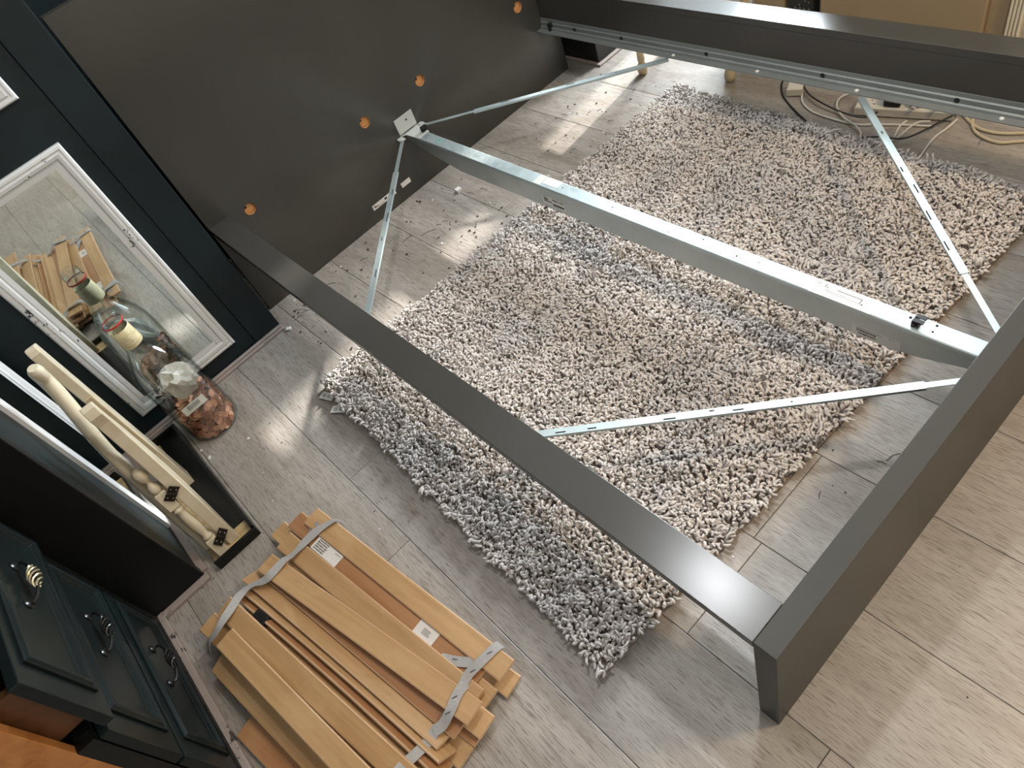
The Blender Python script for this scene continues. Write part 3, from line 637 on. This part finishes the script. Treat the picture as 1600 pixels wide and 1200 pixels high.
SLATS = [ # x, y, z of the far end's middle, yaw, roll, reddish
 (0.943,-0.371,0.055,7.0,0,0,-0.3),(0.903,-0.408,0.044,6.0,0,1,0),(0.863,-0.460,0.020,6.0,0,0,0),(0.965,-0.408,0.013,9.0,0,0,0),
 (0.937,-0.463,0.050,7.6,0,0,0),(0.950,-0.440,0.030,7.2,0,0,0),(0.972,-0.528,0.074,11.5,-3,0,0),(0.956,-0.536,0.053,9.0,-6,1,0),(0.990,-0.500,0.036,9.0,0,0,0),(0.985,-0.525,0.018,9.5,0,1,0),
 (0.948,-0.577,0.052,9.2,-26,0,0),(0.972,-0.600,0.045,9.6,-46,0,0),(0.985,-0.618,0.042,9.3,-50,1,0),(1.05,-0.628,0.040,8.8,-40,0,0),(0.99,-0.57,0.012,9.0,0,0,0),
 (0.994,-0.662,0.083,8.9,10,0,0),(0.972,-0.720,0.060,8.6,2,0,0),(1.078,-0.697,0.094,8.0,0,0,0),(1.078,-0.752,0.046,9.2,18,0,0),(1.10,-0.70,0.012,8.5,0,1,0),(1.241,-0.785,0.010,10.5,3,1,0),(1.02,-0.66,0.03,8.9,6,0,0)]
for (x, y, z, yaw, roll, red, pt) in SLATS: slat(x, y, z, yaw, roll, bool(red), pt)
def strap(pts, wd=0.021, twist=None):
    P = smooth_path(pts, 5); n = len(P); sides = []
    for i in range(n):
        a = (twist(i/(n-1)) if twist else 0); sides.append((math.cos(a), 0.10, math.sin(a)))
    b = MB(); b.ribbon(P, sides, wd, 0.0012); return b.build('strap', M['tape'], sl, smooth='auto', label='grey woven tape strap')
zs_ = 0.0055
strap([(1.024,-0.322,0.030),(1.020,-0.331,0.062),(1.014,-0.352,0.067),(1.008,-0.378,0.068),(1.004,-0.400,0.066),(1.002,-0.425,0.063),(1.006,-0.450,0.065),(1.012,-0.470,0.072),(1.020,-0.487,0.087),(1.024,-0.512,0.089),(1.026,-0.538,0.088),(1.018,-0.556,0.082),(1.004,-0.576,0.079),(1.000,-0.600,0.083),(1.014,-0.622,0.096),(1.028,-0.648,0.100),(1.040,-0.678,0.102),(1.048,-0.708,0.096),(1.040,-0.738,0.078),(1.044,-0.758,0.050)], 0.021, lambda t_: 0.35*math.sin(t_*22))
strap([(1.596,-0.255,0.035),(1.592,-0.262,0.058),(1.590,-0.31,0.0625),(1.586,-0.345,0.0575),(1.594,-0.372,0.057)], 0.023)
strap([(1.606,-0.362,0.080),(1.610,-0.385,0.084),(1.624,-0.418,0.086),(1.626,-0.448,0.072),(1.618,-0.470,0.066)], 0.023)
strap([(1.618,-0.462,0.066),(1.622,-0.485,0.062),(1.622,-0.52,0.064),(1.632,-0.555,0.094),(1.640,-0.60,0.104),(1.645,-0.64,0.104)], 0.023)
b = MB(); b.ribbon([(1.510,-0.366,0.0535),(1.535,-0.352,0.0535),(1.558,-0.336,0.0545),(1.575,-0.322,0.056)], (0.5,-0.85,0), 0.022, 0.0012); b.build('strap', M['tape'], sl, label='loose end of grey tape')
b = MB(); b.ribbon([(0.968,-0.395,0.052),(0.99,-0.372,0.0635)], (0.8,-0.5,0), 0.020, 0.0012); b.build('strap', M['tape'], sl, label='loose end of grey tape')
# staples on the tapes
b = MB()
for (x, y, z, a) in [(1.592,-0.285,0.0655,1.2),(1.590,-0.335,0.061,1.2),(1.612,-0.395,0.0872,1.2),(1.624,-0.425,0.0872,1.2),(1.538,-0.346,0.0556,0.6),(1.008,-0.39,0.0655,1.2),(1.004,-0.445,0.061,1.2),(1.02,-0.50,0.077,1.2),(1.03,-0.655,0.0975,1.2)]:
    b.cbox((x,y,z), (0.012,0.0012,0.0010), RZ(a))
b.build('staple', M['iron'], sl, kind='stuff')
def label_on(cx, cy_, z, yaw, wx_, hy_, items, lb):
    MM = RZ(R(yaw)) ; b = MB(); b.cbox((cx,cy_,z), (wx_,hy_,0.0004), MM); b.build('paper_label', M['labelw'], sl, label=lb); prints(items, MM, Vector((cx,cy_,z+0.0002)), M['ink'], sl)
it = []
for k in range(5): it += textish(-0.044, -0.004, 0.013-k*0.006, 0.0045, 6, rr)
it += textish(0.025, 0.045, 0.010, 0.002, 4, rr)
label_on(1.070, -0.4005, 0.0552, 6.8, 0.104, 0.034, it, 'white printed label at the far end of the reddish slat')
it = []
for k in range(5): it += textish(-0.010, 0.010, 0.006-k*0.003, 0.0018, 6, rr)
label_on(1.440, -0.354, 0.0536, 6.0, 0.062, 0.036, it, 'small white label with a printed square in its centre')
b = MB(); b.cbox((1.082,-0.612,0.052), (0.045,0.022,0.03), RZ(0.15)); b.build('end_cap', M['blackplastic'], sl, bevel=0.002, label='black plastic end cap between the slats')

# ------------------------------------------------------------------ black tray with cream wooden pieces standing on it
tr = thing('wooden_tray', 'shallow black-edged wooden tray on the floor under the cream boards', 'tray', (0.5, -0.57, 0))
ty0, ty1, tx0, tx1 = -0.640, -0.502, 0.205, 0.812
b = MB(); b.box(tx0+0.0102, tx1-0.0122, ty0, ty1-0.0102, 0.0008, 0.010); b.build('base', M['rawwood'], tr, bevel=0.001, label='bare yellowish wooden base')
b = MB(); b.box(tx0, tx1-0.012, ty1-0.010, ty1, 0.0006, 0.036); b.box(tx0, tx0+0.010, ty0, ty1-0.010, 0.0006, 0.036); b.build('rim', M['black'], tr, bevel=0.0015)
b = MB(); b.box(tx1-0.012, tx1, ty0, ty1, 0.0006, 0.030); b.build('rim', [M['black']], tr, bevel=0.0015)
b = MB(); b.box(tx0+0.010, tx1-0.075, ty1-0.075, ty1-0.010, 0.0102, 0.014); b.build('lining', M['black'], tr, label='black painted inner board')

fs_ = thing('folding_stand', 'cream painted folding stand with turned post and brown hinges, leaning upright on the tray', 'stand', (0.76, -0.575, 0.0105))
# profile board: edge band toward the camera, broad light face toward +y
A = Vector((0.775, -0.566, 0.0105)); top = Vector((0.700, -0.549, 0.570)); ax = (top-A).normalized(); LA = (top-A).length
fx = Vector((1,0,0)); fx = (fx - ax*fx.dot(ax)).normalized(); ny = ax.cross(fx)
front = [(0,0),(0.002,0.05),(0.0,0.30),(0.0,0.46),(0.004,0.505),(0.014,0.535),(0.008,0.556),(-0.004,0.566)]
back_ = [(-0.016,0.560),(-0.020,0.535),(-0.030,0.50),(-0.052,0.44),(-0.068,0.36),(-0.078,0.28),(-0.076,0.20),(-0.060,0.12),(-0.034,0.05),(-0.014,0.0)]
poly = front + back_; vs = []
for d_ in (-0.016, 0.016): vs += [A + fx*a + ax*(c*LA/0.566) + ny*d_ for a, c in poly]
n = len(poly); b = MB(); b.add(vs, [tuple(range(n))[::-1], tuple(range(n, 2*n))] + [(i, (i+1)%n, n+(i+1)%n, n+i) for i in range(n)]); b.build('profile_board', M['cream'], fs_, bevel=0.0025)
# turned post
PB = Vector((0.783, -0.604, 0.0105)); PT = Vector((0.700, -0.594, 0.350)); pz = (PT-PB).normalized(); px = (fx - pz*fx.dot(pz)).normalized(); py = pz.cross(px); PM = Matrix((px, py, pz)).transposed(); LP = (PT-PB).length
b = MB(); s0 = 0.013
b.cbox(PB+pz*0.035, (0.030,0.030,0.070), PM, ch=0.002); b.build('post_block', M['cream'], fs_, bevel=0.001)
b = MB(); b.cbox(PB+pz*0.235, (0.030,0.030,0.062), PM, ch=0.002); b.build('post_block', M['cream'], fs_, bevel=0.001)
b = MB(); b.lathe(PB, [(0.009,0.069),(0.014,0.074),(0.014,0.080),(0.0095,0.086),(0.012,0.10),(0.0155,0.125),(0.0150,0.15),(0.0125,0.175),(0.0115,0.185),(0.0145,0.190),(0.0145,0.195),(0.011,0.199),(0.010,0.204)], 20, PM)
b.lathe(PB, [(0.010,0.266),(0.014,0.271),(0.016,0.280),(0.013,0.291),(0.008,0.298),(0.0065,0.304),(0.009,0.308),(0.014,0.314),(0.0175,0.324),(0.0175,0.334),(0.014,0.344),(0.007,0.350),(0.001,0.352)], 20, PM)
b.build('turned_spindle', M['cream'], fs_, smooth=True, label='turned section with ball finial')
for hz, nm in ((0.300, 1), (0.062, 0)):
    c = A + ax*hz*1.0 + fx*0.0035 - ny*0 ; c2 = PB + pz*(hz-0.0+(-0.045 if nm else 0))
    pA = A + ax*(0.262 if nm else 0.062) + fx*0.0055 ; pB = PB + pz*(0.235 if nm else 0.045) + px*0.0165
    pB = pB + (pA-pB)*0.25; pA = pA + (pB-pA)*0.12
    b = MB(); mid = (pA+pB)/2
    u_ = (pB-pA).normalized(); mid = mid+fx*0.004; pA, pB = mid-u_*0.0125, mid+u_*0.0125; nn = (fx - u_*fx.dot(u_)).normalized(); vv_ = nn.cross(u_); MM = Matrix((u_, vv_, nn)).transposed()
    b.cbox(pA+nn*0.001, (0.021,0.027,0.002), MM, ch=0.0006); b.cbox(pB+nn*0.001, (0.021,0.027,0.002), MM, ch=0.0006); b.tube([mid-vv_*0.013+nn*0.002, mid+vv_*0.013+nn*0.002], 0.0035, 10); b.cbox(mid+nn*0.0005, ((pB-pA).length-0.018, 0.014, 0.002), MM)
    hg = b.build('hinge', M['ironbrown'], fs_, bevel=0.0004, label='dark brown hinge')
    for pp in (pA, pB):
      for s_ in (-1, 1):
        b = MB(); b.lathe(pp + vv_*0.007*s_ + nn*0.002, [(0.0022,0),(0.002,0.0008),(0.001,0.001)], 8, MM)
        b.build('screw', M['zincside'], hg)
# tall straight board behind
cb = thing('cream_board', 'tall straight cream board standing upright at the back of the tray', 'board', (0.46, -0.575, 0.0105))
b = MB(); p0, p1 = Vector((0.472,-0.572,0.0107)), Vector((0.452,-0.568,0.625)); az = (p1-p0).normalized(); axx = (fx-az*fx.dot(az)).normalized(); ayy = az.cross(axx); MM = Matrix((axx, ayy, az)).transposed()
prof2 = []
vs = []; pl = [(0.0,0.0),(0.0,0.60),(-0.006,0.612),(-0.020,0.616),(-0.060,0.600),(-0.062,0.0)]
for d_ in (-0.014, 0.014): vs += [p0 + axx*a + az*c + ayy*d_ for a, c in pl]
n = len(pl); b.add(vs, [tuple(range(n))[::-1], tuple(range(n, 2*n))] + [(i, (i+1)%n, n+(i+1)%n, n+i) for i in range(n)]); b.build('board', M['cream'], cb, bevel=0.003)
b = MB(); b.cbox(p0+az*0.30+axx*0.002+ayy*0.0, (0.003,0.022,0.26), MM); b.build('inset_strip', M['creamd'], cb, bevel=0.001, label='darker cream strip on the board edge')
# curved leg
cl = thing('curved_leg', 'cream curved wooden leg with an S-shaped top leaning beside the mirror', 'leg', (0.66,-0.62,0.0105))
b = MB(); path = [(0.735,-0.628,0.026),(0.70,-0.622,0.18),(0.665,-0.612,0.34),(0.640,-0.600,0.45),(0.612,-0.588,0.52),(0.588,-0.580,0.575),(0.580,-0.577,0.615),(0.592,-0.574,0.640),(0.598,-0.571,0.664)]
P = smooth_path(path, 4); n = len(P)
rad = [0.0135 + 0.004*min(1, i/(n*0.45)) for i in range(n)]; rad[-1] = 0.012; rad[-2] = 0.016
b.tube(P, 0.013, 10, radii=rad); b.build('leg', M['cream'], cl, smooth='auto', angle=50)

# ------------------------------------------------------------------ bottle of coins
BC = Vector((0.300, -0.400, 0.0))
bt = thing('glass_bottle', 'large clear glass bottle part-filled with copper coins, standing before the mirror', 'bottle', BC)
outer = [(0.001,0.004),(0.060,0.002),(0.074,0.0015),(0.081,0.010),(0.083,0.03),(0.083,0.235),(0.081,0.262),(0.074,0.295),(0.061,0.325),(0.046,0.350),(0.035,0.370),(0.030,0.390),(0.0275,0.42),(0.0265,0.452),(0.0265,0.462),(0.030,0.466),(0.030,0.472),(0.0265,0.476),(0.0265,0.484),(0.029,0.487),(0.029,0.492),(0.0265,0.495),(0.0265,0.503),(0.0255,0.507)]
inner = [(0.0215,0.507),(0.0215,0.46),(0.0230,0.42),(0.0255,0.392),(0.031,0.372),(0.042,0.350),(0.057,0.324),(0.070,0.294),(0.0775,0.262),(0.0795,0.235),(0.0795,0.03),(0.076,0.014),(0.055,0.010),(0.001,0.014)]
outer = [(r_*1.01, z_*1.025) for r_, z_ in outer]; inner = [(r_*1.01, z_*1.025) for r_, z_ in inner]
b = MB()
for zz in (0.4905, 0.4975, 0.5045, 0.5110): b.tube([(BC.x+0.0275*math.cos(k*PI/12), BC.y+0.0275*math.sin(k*PI/12), zz+0.0006*k/12) for k in range(25)], 0.0022, 8)
b.build('screw_mouth', M['glass'], bt, smooth='auto', kind='stuff', label='threaded glass mouth')
b = MB(); b.lathe(BC, outer+inner, 48); g = b.build('glass', M['glass'], bt, smooth='auto', angle=50)
b = MB(); b.lathe(BC, [(0.0304,0.398),(0.0315,0.402),(0.0298,0.458),(0.0284,0.460)], 36, closed=True); b.build('neck_label', M['neckpaper'], bt, smooth='auto', label='cream paper label round the neck')
b = MB(); b.lathe(BC, [(0.0305,0.4785),(0.0318,0.480),(0.0318,0.483),(0.0305,0.4845)], 32, closed=True); b.build('neck_ring', M['red'], bt, smooth='auto', label='thin red ring under the mouth')
b = MB(); rb = random.Random(5)
for k in range(4): # printed lines on the neck label
    a0 = -1.2; pts = [(BC.x+0.0317*math.cos(a0+q_*0.2), BC.y+0.0317*math.sin(a0+q_*0.2), 0.408+k*0.011) for q_ in range(9)]; b.tube(pts, 0.0004, 4)
b.build('label_print', M['inkgrey'], bt, kind='stuff')
# crumpled white coin bag
bm = bmesh.new(); bmesh.ops.create_icosphere(bm, subdivisions=3, radius=1.0)
for v in bm.verts:
    c = v.co.copy(); r_ = 1 + 0.16*math.sin(c.x*7+c.z*4) + 0.12*math.sin(c.y*9-c.x*5); v.co = Vector((c.x*0.046, c.y*0.048, c.z*0.085*(1.0 if c.z > 0 else 0.5)))*r_
me = bpy.data.meshes.new('paper_bag'); bm.to_mesh(me); bm.free(); me.materials.append(M['bag'])
o = bpy.data.objects.new('paper_bag', me); COL.objects.link(o); o.location = BC + Vector((-0.004, 0.014, 0.200)); o.rotation_euler = (0.5, 0.3, 0.6)
tag(o, 'crumpled white bag inside the coin bottle above the coins', 'bag')
b = MB(); cpos = BC + Vector((0.055, -0.006, 0.142)); nn = Vector((0.85,-0.05,0.5)).normalized(); uu = Vector((0.12,1,0.08)); uu = (uu-nn*uu.dot(nn)).normalized(); vv_ = nn.cross(uu); MM = Matrix((uu, vv_, nn)).transposed()
b.cbox(cpos, (0.078,0.026,0.0008), MM); cp = tag(b.build('bag_strip', M['bag']), 'white printed strip of plastic lying on the coins in the bottle', 'strip')
b = MB(); x = -0.020
while x < 0.022: b.cbox(cpos+MM@Vector((x,0.002,0.0007)), (0.0022,0.013,0.0003), MM); x += 0.0048
b.build('print', M['ink'], cp, kind='stuff')
# coins
def coin_mesh(r):
    bb = MB(); bb.lathe((0,0,0), [(r*0.96,-0.0008),(r,-0.0006),(r,0.0006),(r*0.96,0.0008),(r*0.88,0.0008),(r*0.85,0.0005)], 18); 
    me = bpy.data.meshes.new('coin'); me.from_pydata(bb.v, [], bb.f); me.materials.append(M['coin']); return me
cm1, cm2 = coin_mesh(0.0102), coin_mesh(0.0130)
def filltop(x, y): return 0.122 + 0.42*(y-BC.y) - 0.15*(x-BC.x)
rc = random.Random(9); placed = []; tries = 0
while len(placed) < 190 and tries < 6000:
    tries += 1
    big_ = rc.random() < 0.45; r_ = 0.0130 if big_ else 0.0102
    if len(placed) < 120:
        a = rc.uniform(-2.6, 1.6); rad_ = 0.0775; x, y = BC.x+rad_*math.cos(a), BC.y+rad_*math.sin(a); z = rc.uniform(0.018, max(0.03, filltop(x, y)))
        radial = Vector((math.cos(a), math.sin(a), 0)); nrm = (radial + Vector((rc.uniform(-.22,.22), rc.uniform(-.22,.22), rc.uniform(-.25,.35)))).normalized()
        p = Vector((x, y, z)) - radial*(0.0012 + r_*math.sqrt(max(0, 1-radial.dot(nrm)**2))+r_*r_/0.16)
    else:
        a = rc.uniform(0, 2*PI); rad_ = 0.062*math.sqrt(rc.random()); x, y = BC.x+rad_*math.cos(a), BC.y+rad_*math.sin(a); z = filltop(x, y)+rc.uniform(-0.002,0.008)
        nrm = Vector((rc.uniform(-.6,.6), rc.uniform(-.6,.6)-0.3, 1)).normalized(); p = Vector((x, y, z))
    if any((p-q_).length < 0.0125 for q_ in placed): continue
    placed.append(p)
    o = bpy.data.objects.new('coin', cm2 if big_ else cm1); COL.objects.link(o); o.location = p; o.rotation_euler = nrm.to_track_quat('Z', 'Y').to_euler()
    tag(o, 'copper coin among the loose coins inside the glass bottle', 'coin', 'copper coins in the bottle')
bb = MB(); 
for k in range(420):
    a = rc.uniform(0, 2*PI); rad_ = 0.060*math.sqrt(rc.random()); x, y = BC.x+rad_*math.cos(a), BC.y+rad_*math.sin(a); z = rc.uniform(0.022, filltop(x, y)-0.004)
    nrm = Vector((rc.uniform(-1,1), rc.uniform(-1,1), rc.uniform(0.2,1.5))).normalized(); QM = nrm.to_track_quat('Z','Y').to_matrix()
    bb.lathe((x,y,z), [(0.0112,-0.0008),(0.0116,0),(0.0112,0.0008)], 12, QM)
o = bb.build('coin_pile', M['coins'], None); o['kind'] = 'stuff'; tag(o, 'dense mass of copper coins filling the lower part of the bottle', 'coins')

# ------------------------------------------------------------------ far side behind the right rail
bc = thing('black_cabinet', 'black cabinet corner standing behind the headboard end of the right rail', 'cabinet', (0.0,1.9,0))
b = MB(); b.box(-0.28, 0.124, 1.685, 2.10, 0.010, 1.15); b.build('body', M['dust'], bc, bevel=0.002)
b = MB(); b.box(-0.28, 0.140, 1.672, 2.10, 0.0, 0.0098); b.build('plinth', M['skirt'], bc, bevel=0.002, label='worn brown plinth strip')
so = thing('round_stool', 'cream stool with turned legs standing behind the right rail', 'stool', (0.54,1.86,0))
LEGP = [(0.008,0.0),(0.017,0.004),(0.0205,0.016),(0.0205,0.028),(0.017,0.042),(0.012,0.052),(0.015,0.060),(0.013,0.10),(0.016,0.25),(0.018,0.40)]
for (x, y) in ((0.358,1.690),(0.722,1.756),(0.345,1.87),(0.70,1.89)):
    b = MB(); b.lathe((x,y,0), LEGP, 18); b.build('leg', M['creamd'], so, smooth=True)
b = MB(); b.prism([(0.32,1.67),(0.76,1.73),(0.74,1.925),(0.31,1.90)], None, 2, 0.40, 0.43); b.build('seat', M['creamd'], so, bevel=0.004)
cbn = thing('cream_cabinet', 'plain beige cabinet standing behind the middle of the right rail', 'cabinet', (1.2,2.1,0))
b = MB(); b.box(0.95, 1.53, 1.955, 2.35, 0.0005, 0.76); b.build('body', M['cabinet'], cbn, bevel=0.003)
b = MB(); b.box(0.965, 1.478, 1.935, 1.953, 0.03, 0.74); b.build('door', M['cabinet'], cbn, bevel=0.004)
fp = thing('fluted_post', 'cream fluted wooden column beside the beige cabinet', 'post', (1.545,1.96,0))
b = MB(); b.box(1.535,1.575,1.945,1.985,0.0005,0.7); b.build('core', M['creamd'], fp)
for k in range(4): b = MB(); b.tube([(1.540+k*0.010,1.943,0.0055),(1.540+k*0.010,1.943,0.70)], 0.0045, 8); b.build('flute', M['cream'], fp, smooth='auto')
fb = thing('slatted_basket', 'cream splayed basket of thin staves at the right end of the rail', 'basket', (1.66,1.98,0.0))
for k in range(9):
    a = -0.4 + k*0.16; b = MB(); b.tube([(1.600+k*0.002, 1.950, 0.10), (1.598+k*0.006, 1.945, 0.20), (1.602+k*0.011, 1.945, 0.32), (1.60+k*0.005, 1.95, 0.45)], 0.0035, 6); b.build('stave', M['cream'], fb, smooth='auto')
b = MB(); b.lathe((1.62,1.965,0.0005), [(0.03,0),(0.034,0.01),(0.03,0.09),(0.02,0.10)], 20); b.build('foot', M['creamd'], fb, smooth='auto')
for k, (x, y, r_) in enumerate([(1.60,1.90,0.018),(1.64,1.885,0.022)]):
    b = MB(); b.lathe((x,y,0.13), [(0.001,0),(r_*0.7,r_*0.3),(r_,r_),(r_*0.7,r_*1.6),(0.001,r_*1.9)], 16); b.lathe((x,y,0.0005), [(0.012,0),(0.012,0.131)], 12)
    tag(b.build('wooden_ball', M['creamd'], None, smooth='auto'), ['small round cream wooden ball peeping over the rail beside the fluted column', 'larger round cream wooden ball at the right edge of the view'][k], 'ball')
wb = MB(); wb.box(0.60,0.70,1.93,2.05,0.0005,0.55); tag(wb.build('white_box', M['label'], None, bevel=0.002), 'small white box behind the rail, left of the beige one', 'box')
wb = MB(); wb.box(0.715,0.83,1.93,2.05,0.0005,0.58); tag(wb.build('beige_box', M['cabinet'], None, bevel=0.002), 'small beige box between the white box and the black one', 'box')
k_ = thing('black_box', 'black box with gold speckles left of the beige cabinet', 'box', (0.89,2.0,0))
b = MB(); b.box(0.845,0.940,1.935,2.06,0.0005,0.62); b.build('body', M['blackplastic'], k_, bevel=0.002)
b = MB(); r2 = random.Random(2)
for k in range(40): b.cbox((r2.uniform(0.855,0.93), 1.9345, r2.uniform(0.15,0.30)), (0.003,0.0008,0.003))
o = b.build('gold_speckle', M['brass'], k_); o['kind'] = 'stuff'
# power strip, plugs, cables
ps = thing('power_strip', 'white multi-socket power strip on the floor beyond the rug', 'power strip', (1.36,1.77,0))
a_ = math.atan2(0.065, 0.27); MM = RZ(a_); pc = Vector((1.362, 1.772, 0.017))
b = MB(); b.cbox(pc, (0.285,0.058,0.032), MM, ch=0.004); b.build('body', M['whiteplastic'], ps)
for k in range(4):
    b = MB(); cc = pc + MM@Vector((-0.10+0.066*k, 0, 0.0162))
    for dx, dy in ((0,0.012),(-0.010,-0.008),(0.010,-0.008)): b.cbox(cc+MM@Vector((dx,dy,0)), (0.006,0.003,0.0004), MM)
    b.build('socket', M['blackhole'], ps)
b = MB(); b.cbox(pc+MM@Vector((-0.034,0.0,0.040)), (0.048,0.046,0.046), MM, ch=0.004); tag(b.build('power_adapter', M['blackplastic']), 'black power adapter plugged into the white power strip', 'adapter')
for k, dx in enumerate((0.030, 0.092)):
    p_ = thing('plug', ['white plug in the socket beside the black adapter', 'white plug in the right end socket of the power strip'][k], 'plug', pc+MM@Vector((dx,0,0.018)))
    b = MB(); b.cbox(pc+MM@Vector((dx,0.0,0.030)), (0.036,0.040,0.024), MM, ch=0.005); b.build('body', M['whiteplastic'], p_)
    b = MB(); b.tube([pc+MM@Vector((dx,-0.018,0.032)), pc+MM@Vector((dx,-0.040,0.028))], 0.006, 10); b.build('cord_grip', M['cablewhite'], p_)
b = MB(); b.cbox((0.985,1.765,0.0155), (0.052,0.05,0.030), RZ(0.4), ch=0.004); tag(b.build('socket_block', M['whiteplastic']), 'small white socket block at the left end of the cables', 'socket')
def cable(pts, r, m_, lb, lift=0.0):
    b = MB(); P = smooth_path([(x, y, r+0.0006+lift+0.004*(i % 2)*(1 if lift else 0)) for i, (x, y) in enumerate(pts)], 5); b.tube(P, r, 8); tag(b.build('cable', m_, None, smooth='auto'), lb, 'cable')
cable([(0.960,1.86),(0.985,1.82),(1.031,1.73),(1.095,1.684),(1.18,1.668),(1.264,1.667),(1.325,1.690),(1.40,1.715),(1.472,1.735)], 0.0035, M['cablewhite'], 'long white cable sagging in front of the power strip')
cable([(1.205,1.83),(1.175,1.808),(1.147,1.77),(1.166,1.719),(1.212,1.679),(1.266,1.650),(1.300,1.629),(1.318,1.595)], 0.003, M['cablewhite'], 'thin white cable looping round the left end of the power strip', 0.008)
cable([(0.900,1.84),(0.913,1.791),(0.96,1.729),(1.042,1.670),(1.103,1.634),(1.150,1.606)], 0.003, M['blackplastic'], 'black cable running from the socket block under the rug edge')
cable([(0.975,1.84),(1.000,1.79),(1.035,1.757),(1.095,1.722),(1.178,1.700),(1.248,1.684),(1.281,1.698),(1.300,1.730)], 0.0028, M['blackplastic'], 'black cable beside the long white one, ending at the power strip', 0.012)
cable([(1.325,1.590),(1.37,1.607),(1.435,1.630),(1.474,1.690),(1.488,1.741),(1.53,1.83)], 0.0028, M['blackplastic'], 'black cable curving past the right end of the power strip', 0.018)
cable([(1.390,1.735),(1.386,1.700),(1.403,1.630)], 0.003, M['cablewhite'], 'short white cable dropping from the plug beside the adapter')
cable([(1.455,1.748),(1.425,1.720),(1.410,1.630)], 0.003, M['cablewhite'], 'short white cable crossing toward the rug from the right end plug', 0.006)
cable([(1.515,1.79),(1.510,1.74),(1.500,1.679),(1.510,1.575)], 0.0035, M['cablewhite'], 'white cable running straight to the rug from the strip end')
cable([(1.50,1.83),(1.577,1.772),(1.639,1.763),(1.701,1.786),(1.80,1.84)], 0.0045, M['cablecream'], 'thick cream cable right of the power strip, farther one')
cable([(1.548,1.86),(1.552,1.805),(1.580,1.755),(1.62,1.730),(1.666,1.724),(1.715,1.750),(1.82,1.80)], 0.0045, M['cablecream'], 'thick cream cable right of the power strip, nearer one', 0.0)

# ------------------------------------------------------------------ debris on the floor
rd_ = random.Random(21); b = MB(); w2 = MB()
def crumb(bb, x, y, s_, flat=0.4):
    a = rd_.uniform(0, PI); e = rd_.uniform(0.3, 1.0); bb.cbox((x, y, 0.0006+s_*flat*0.3), (s_, s_*e, s_*flat*0.6), RZ(a))
for (x0_, x1_, y0_, y1_, n_, smin, smax) in [(0.04,0.50,0.0,0.85,95,0.002,0.009),(0.20,0.75,-0.45,-0.15,40,0.001,0.004),(0.15,0.55,1.1,1.65,35,0.002,0.008),(0.1,0.5,0.75,1.1,14,0.002,0.006),(0.80,1.0,-0.80,-0.65,20,0.002,0.004),(1.8,2.04,0.1,0.7,10,0.002,0.005),(2.15,3.0,-0.3,1.2,12,0.001,0.004),(0.75,1.3,-0.35,0.0,12,0.002,0.004)]:
    for k in range(n_):
        x, y = rd_.uniform(x0_, x1_), rd_.uniform(y0_, y1_); s_ = rd_.uniform(smin, smax)
        if rd_.random() < 0.8: crumb(b, x, y, s_)
        else: crumb(w2, x, y, s_)
def sliver(bb, x, y, a, l_, wd_=0.0014):
    u_ = Vector((math.cos(a), math.sin(a), 0)); v_ = Vector((-u_.y, u_.x, 0)); bb.tube([Vector((x,y,0.001)), Vector((x,y,0.002))+u_*l_*0.5+v_*l_*0.12, Vector((x,y,0.001))+u_*l_], wd_*0.5, 5)
for (x, y, a, l_) in [(rd_.uniform(0.08,0.45), rd_.uniform(0.0,0.8), rd_.uniform(0,3), rd_.uniform(0.012,0.04)) for _ in range(16)] + [(rd_.uniform(0.2,0.5), rd_.uniform(1.1,1.6), rd_.uniform(0,3), rd_.uniform(0.01,0.03)) for _ in range(8)] + [(1.896,0.447,2.0,0.02),(1.955,0.612,1.2,0.035),(1.94,0.60,0.2,0.02),(0.12,0.35,1.0,0.03),(0.2,0.5,1.4,0.05),(0.24,0.56,1.1,0.06),(0.22,0.82,0.2,0.03),(0.25,0.86,0.25,0.035),(0.33,1.38,1.8,0.03),(0.35,1.42,1.2,0.02),(0.30,1.02,1.9,0.02),(0.38,1.03,0.4,0.02),(0.10,0.05,0.5,0.06),(0.08,0.09,0.3,0.05),(1.62,1.70,1.6,0.03)]: sliver(b, x, y, a, l_)
crumb(w2, 0.177, 0.811, 0.022, 0.9); crumb(w2, 0.42, -0.485, 0.014, 0.5); crumb(w2, 0.365,-0.49,0.010,0.2); crumb(w2, 0.79,-0.772,0.007,1.0); crumb(w2, 0.47,-0.36,0.008); crumb(w2, 0.165,-0.015,0.016,0.6)
o = b.build('dark_debris', M['debris'], None); o['kind'] = 'stuff'; tag(o, 'scattered dark splinters and grit on the laminate floor', 'debris')
o = w2.build('white_crumbs', M['paper'], None); o['kind'] = 'stuff'; tag(o, 'scattered white plaster crumbs on the laminate floor', 'debris')
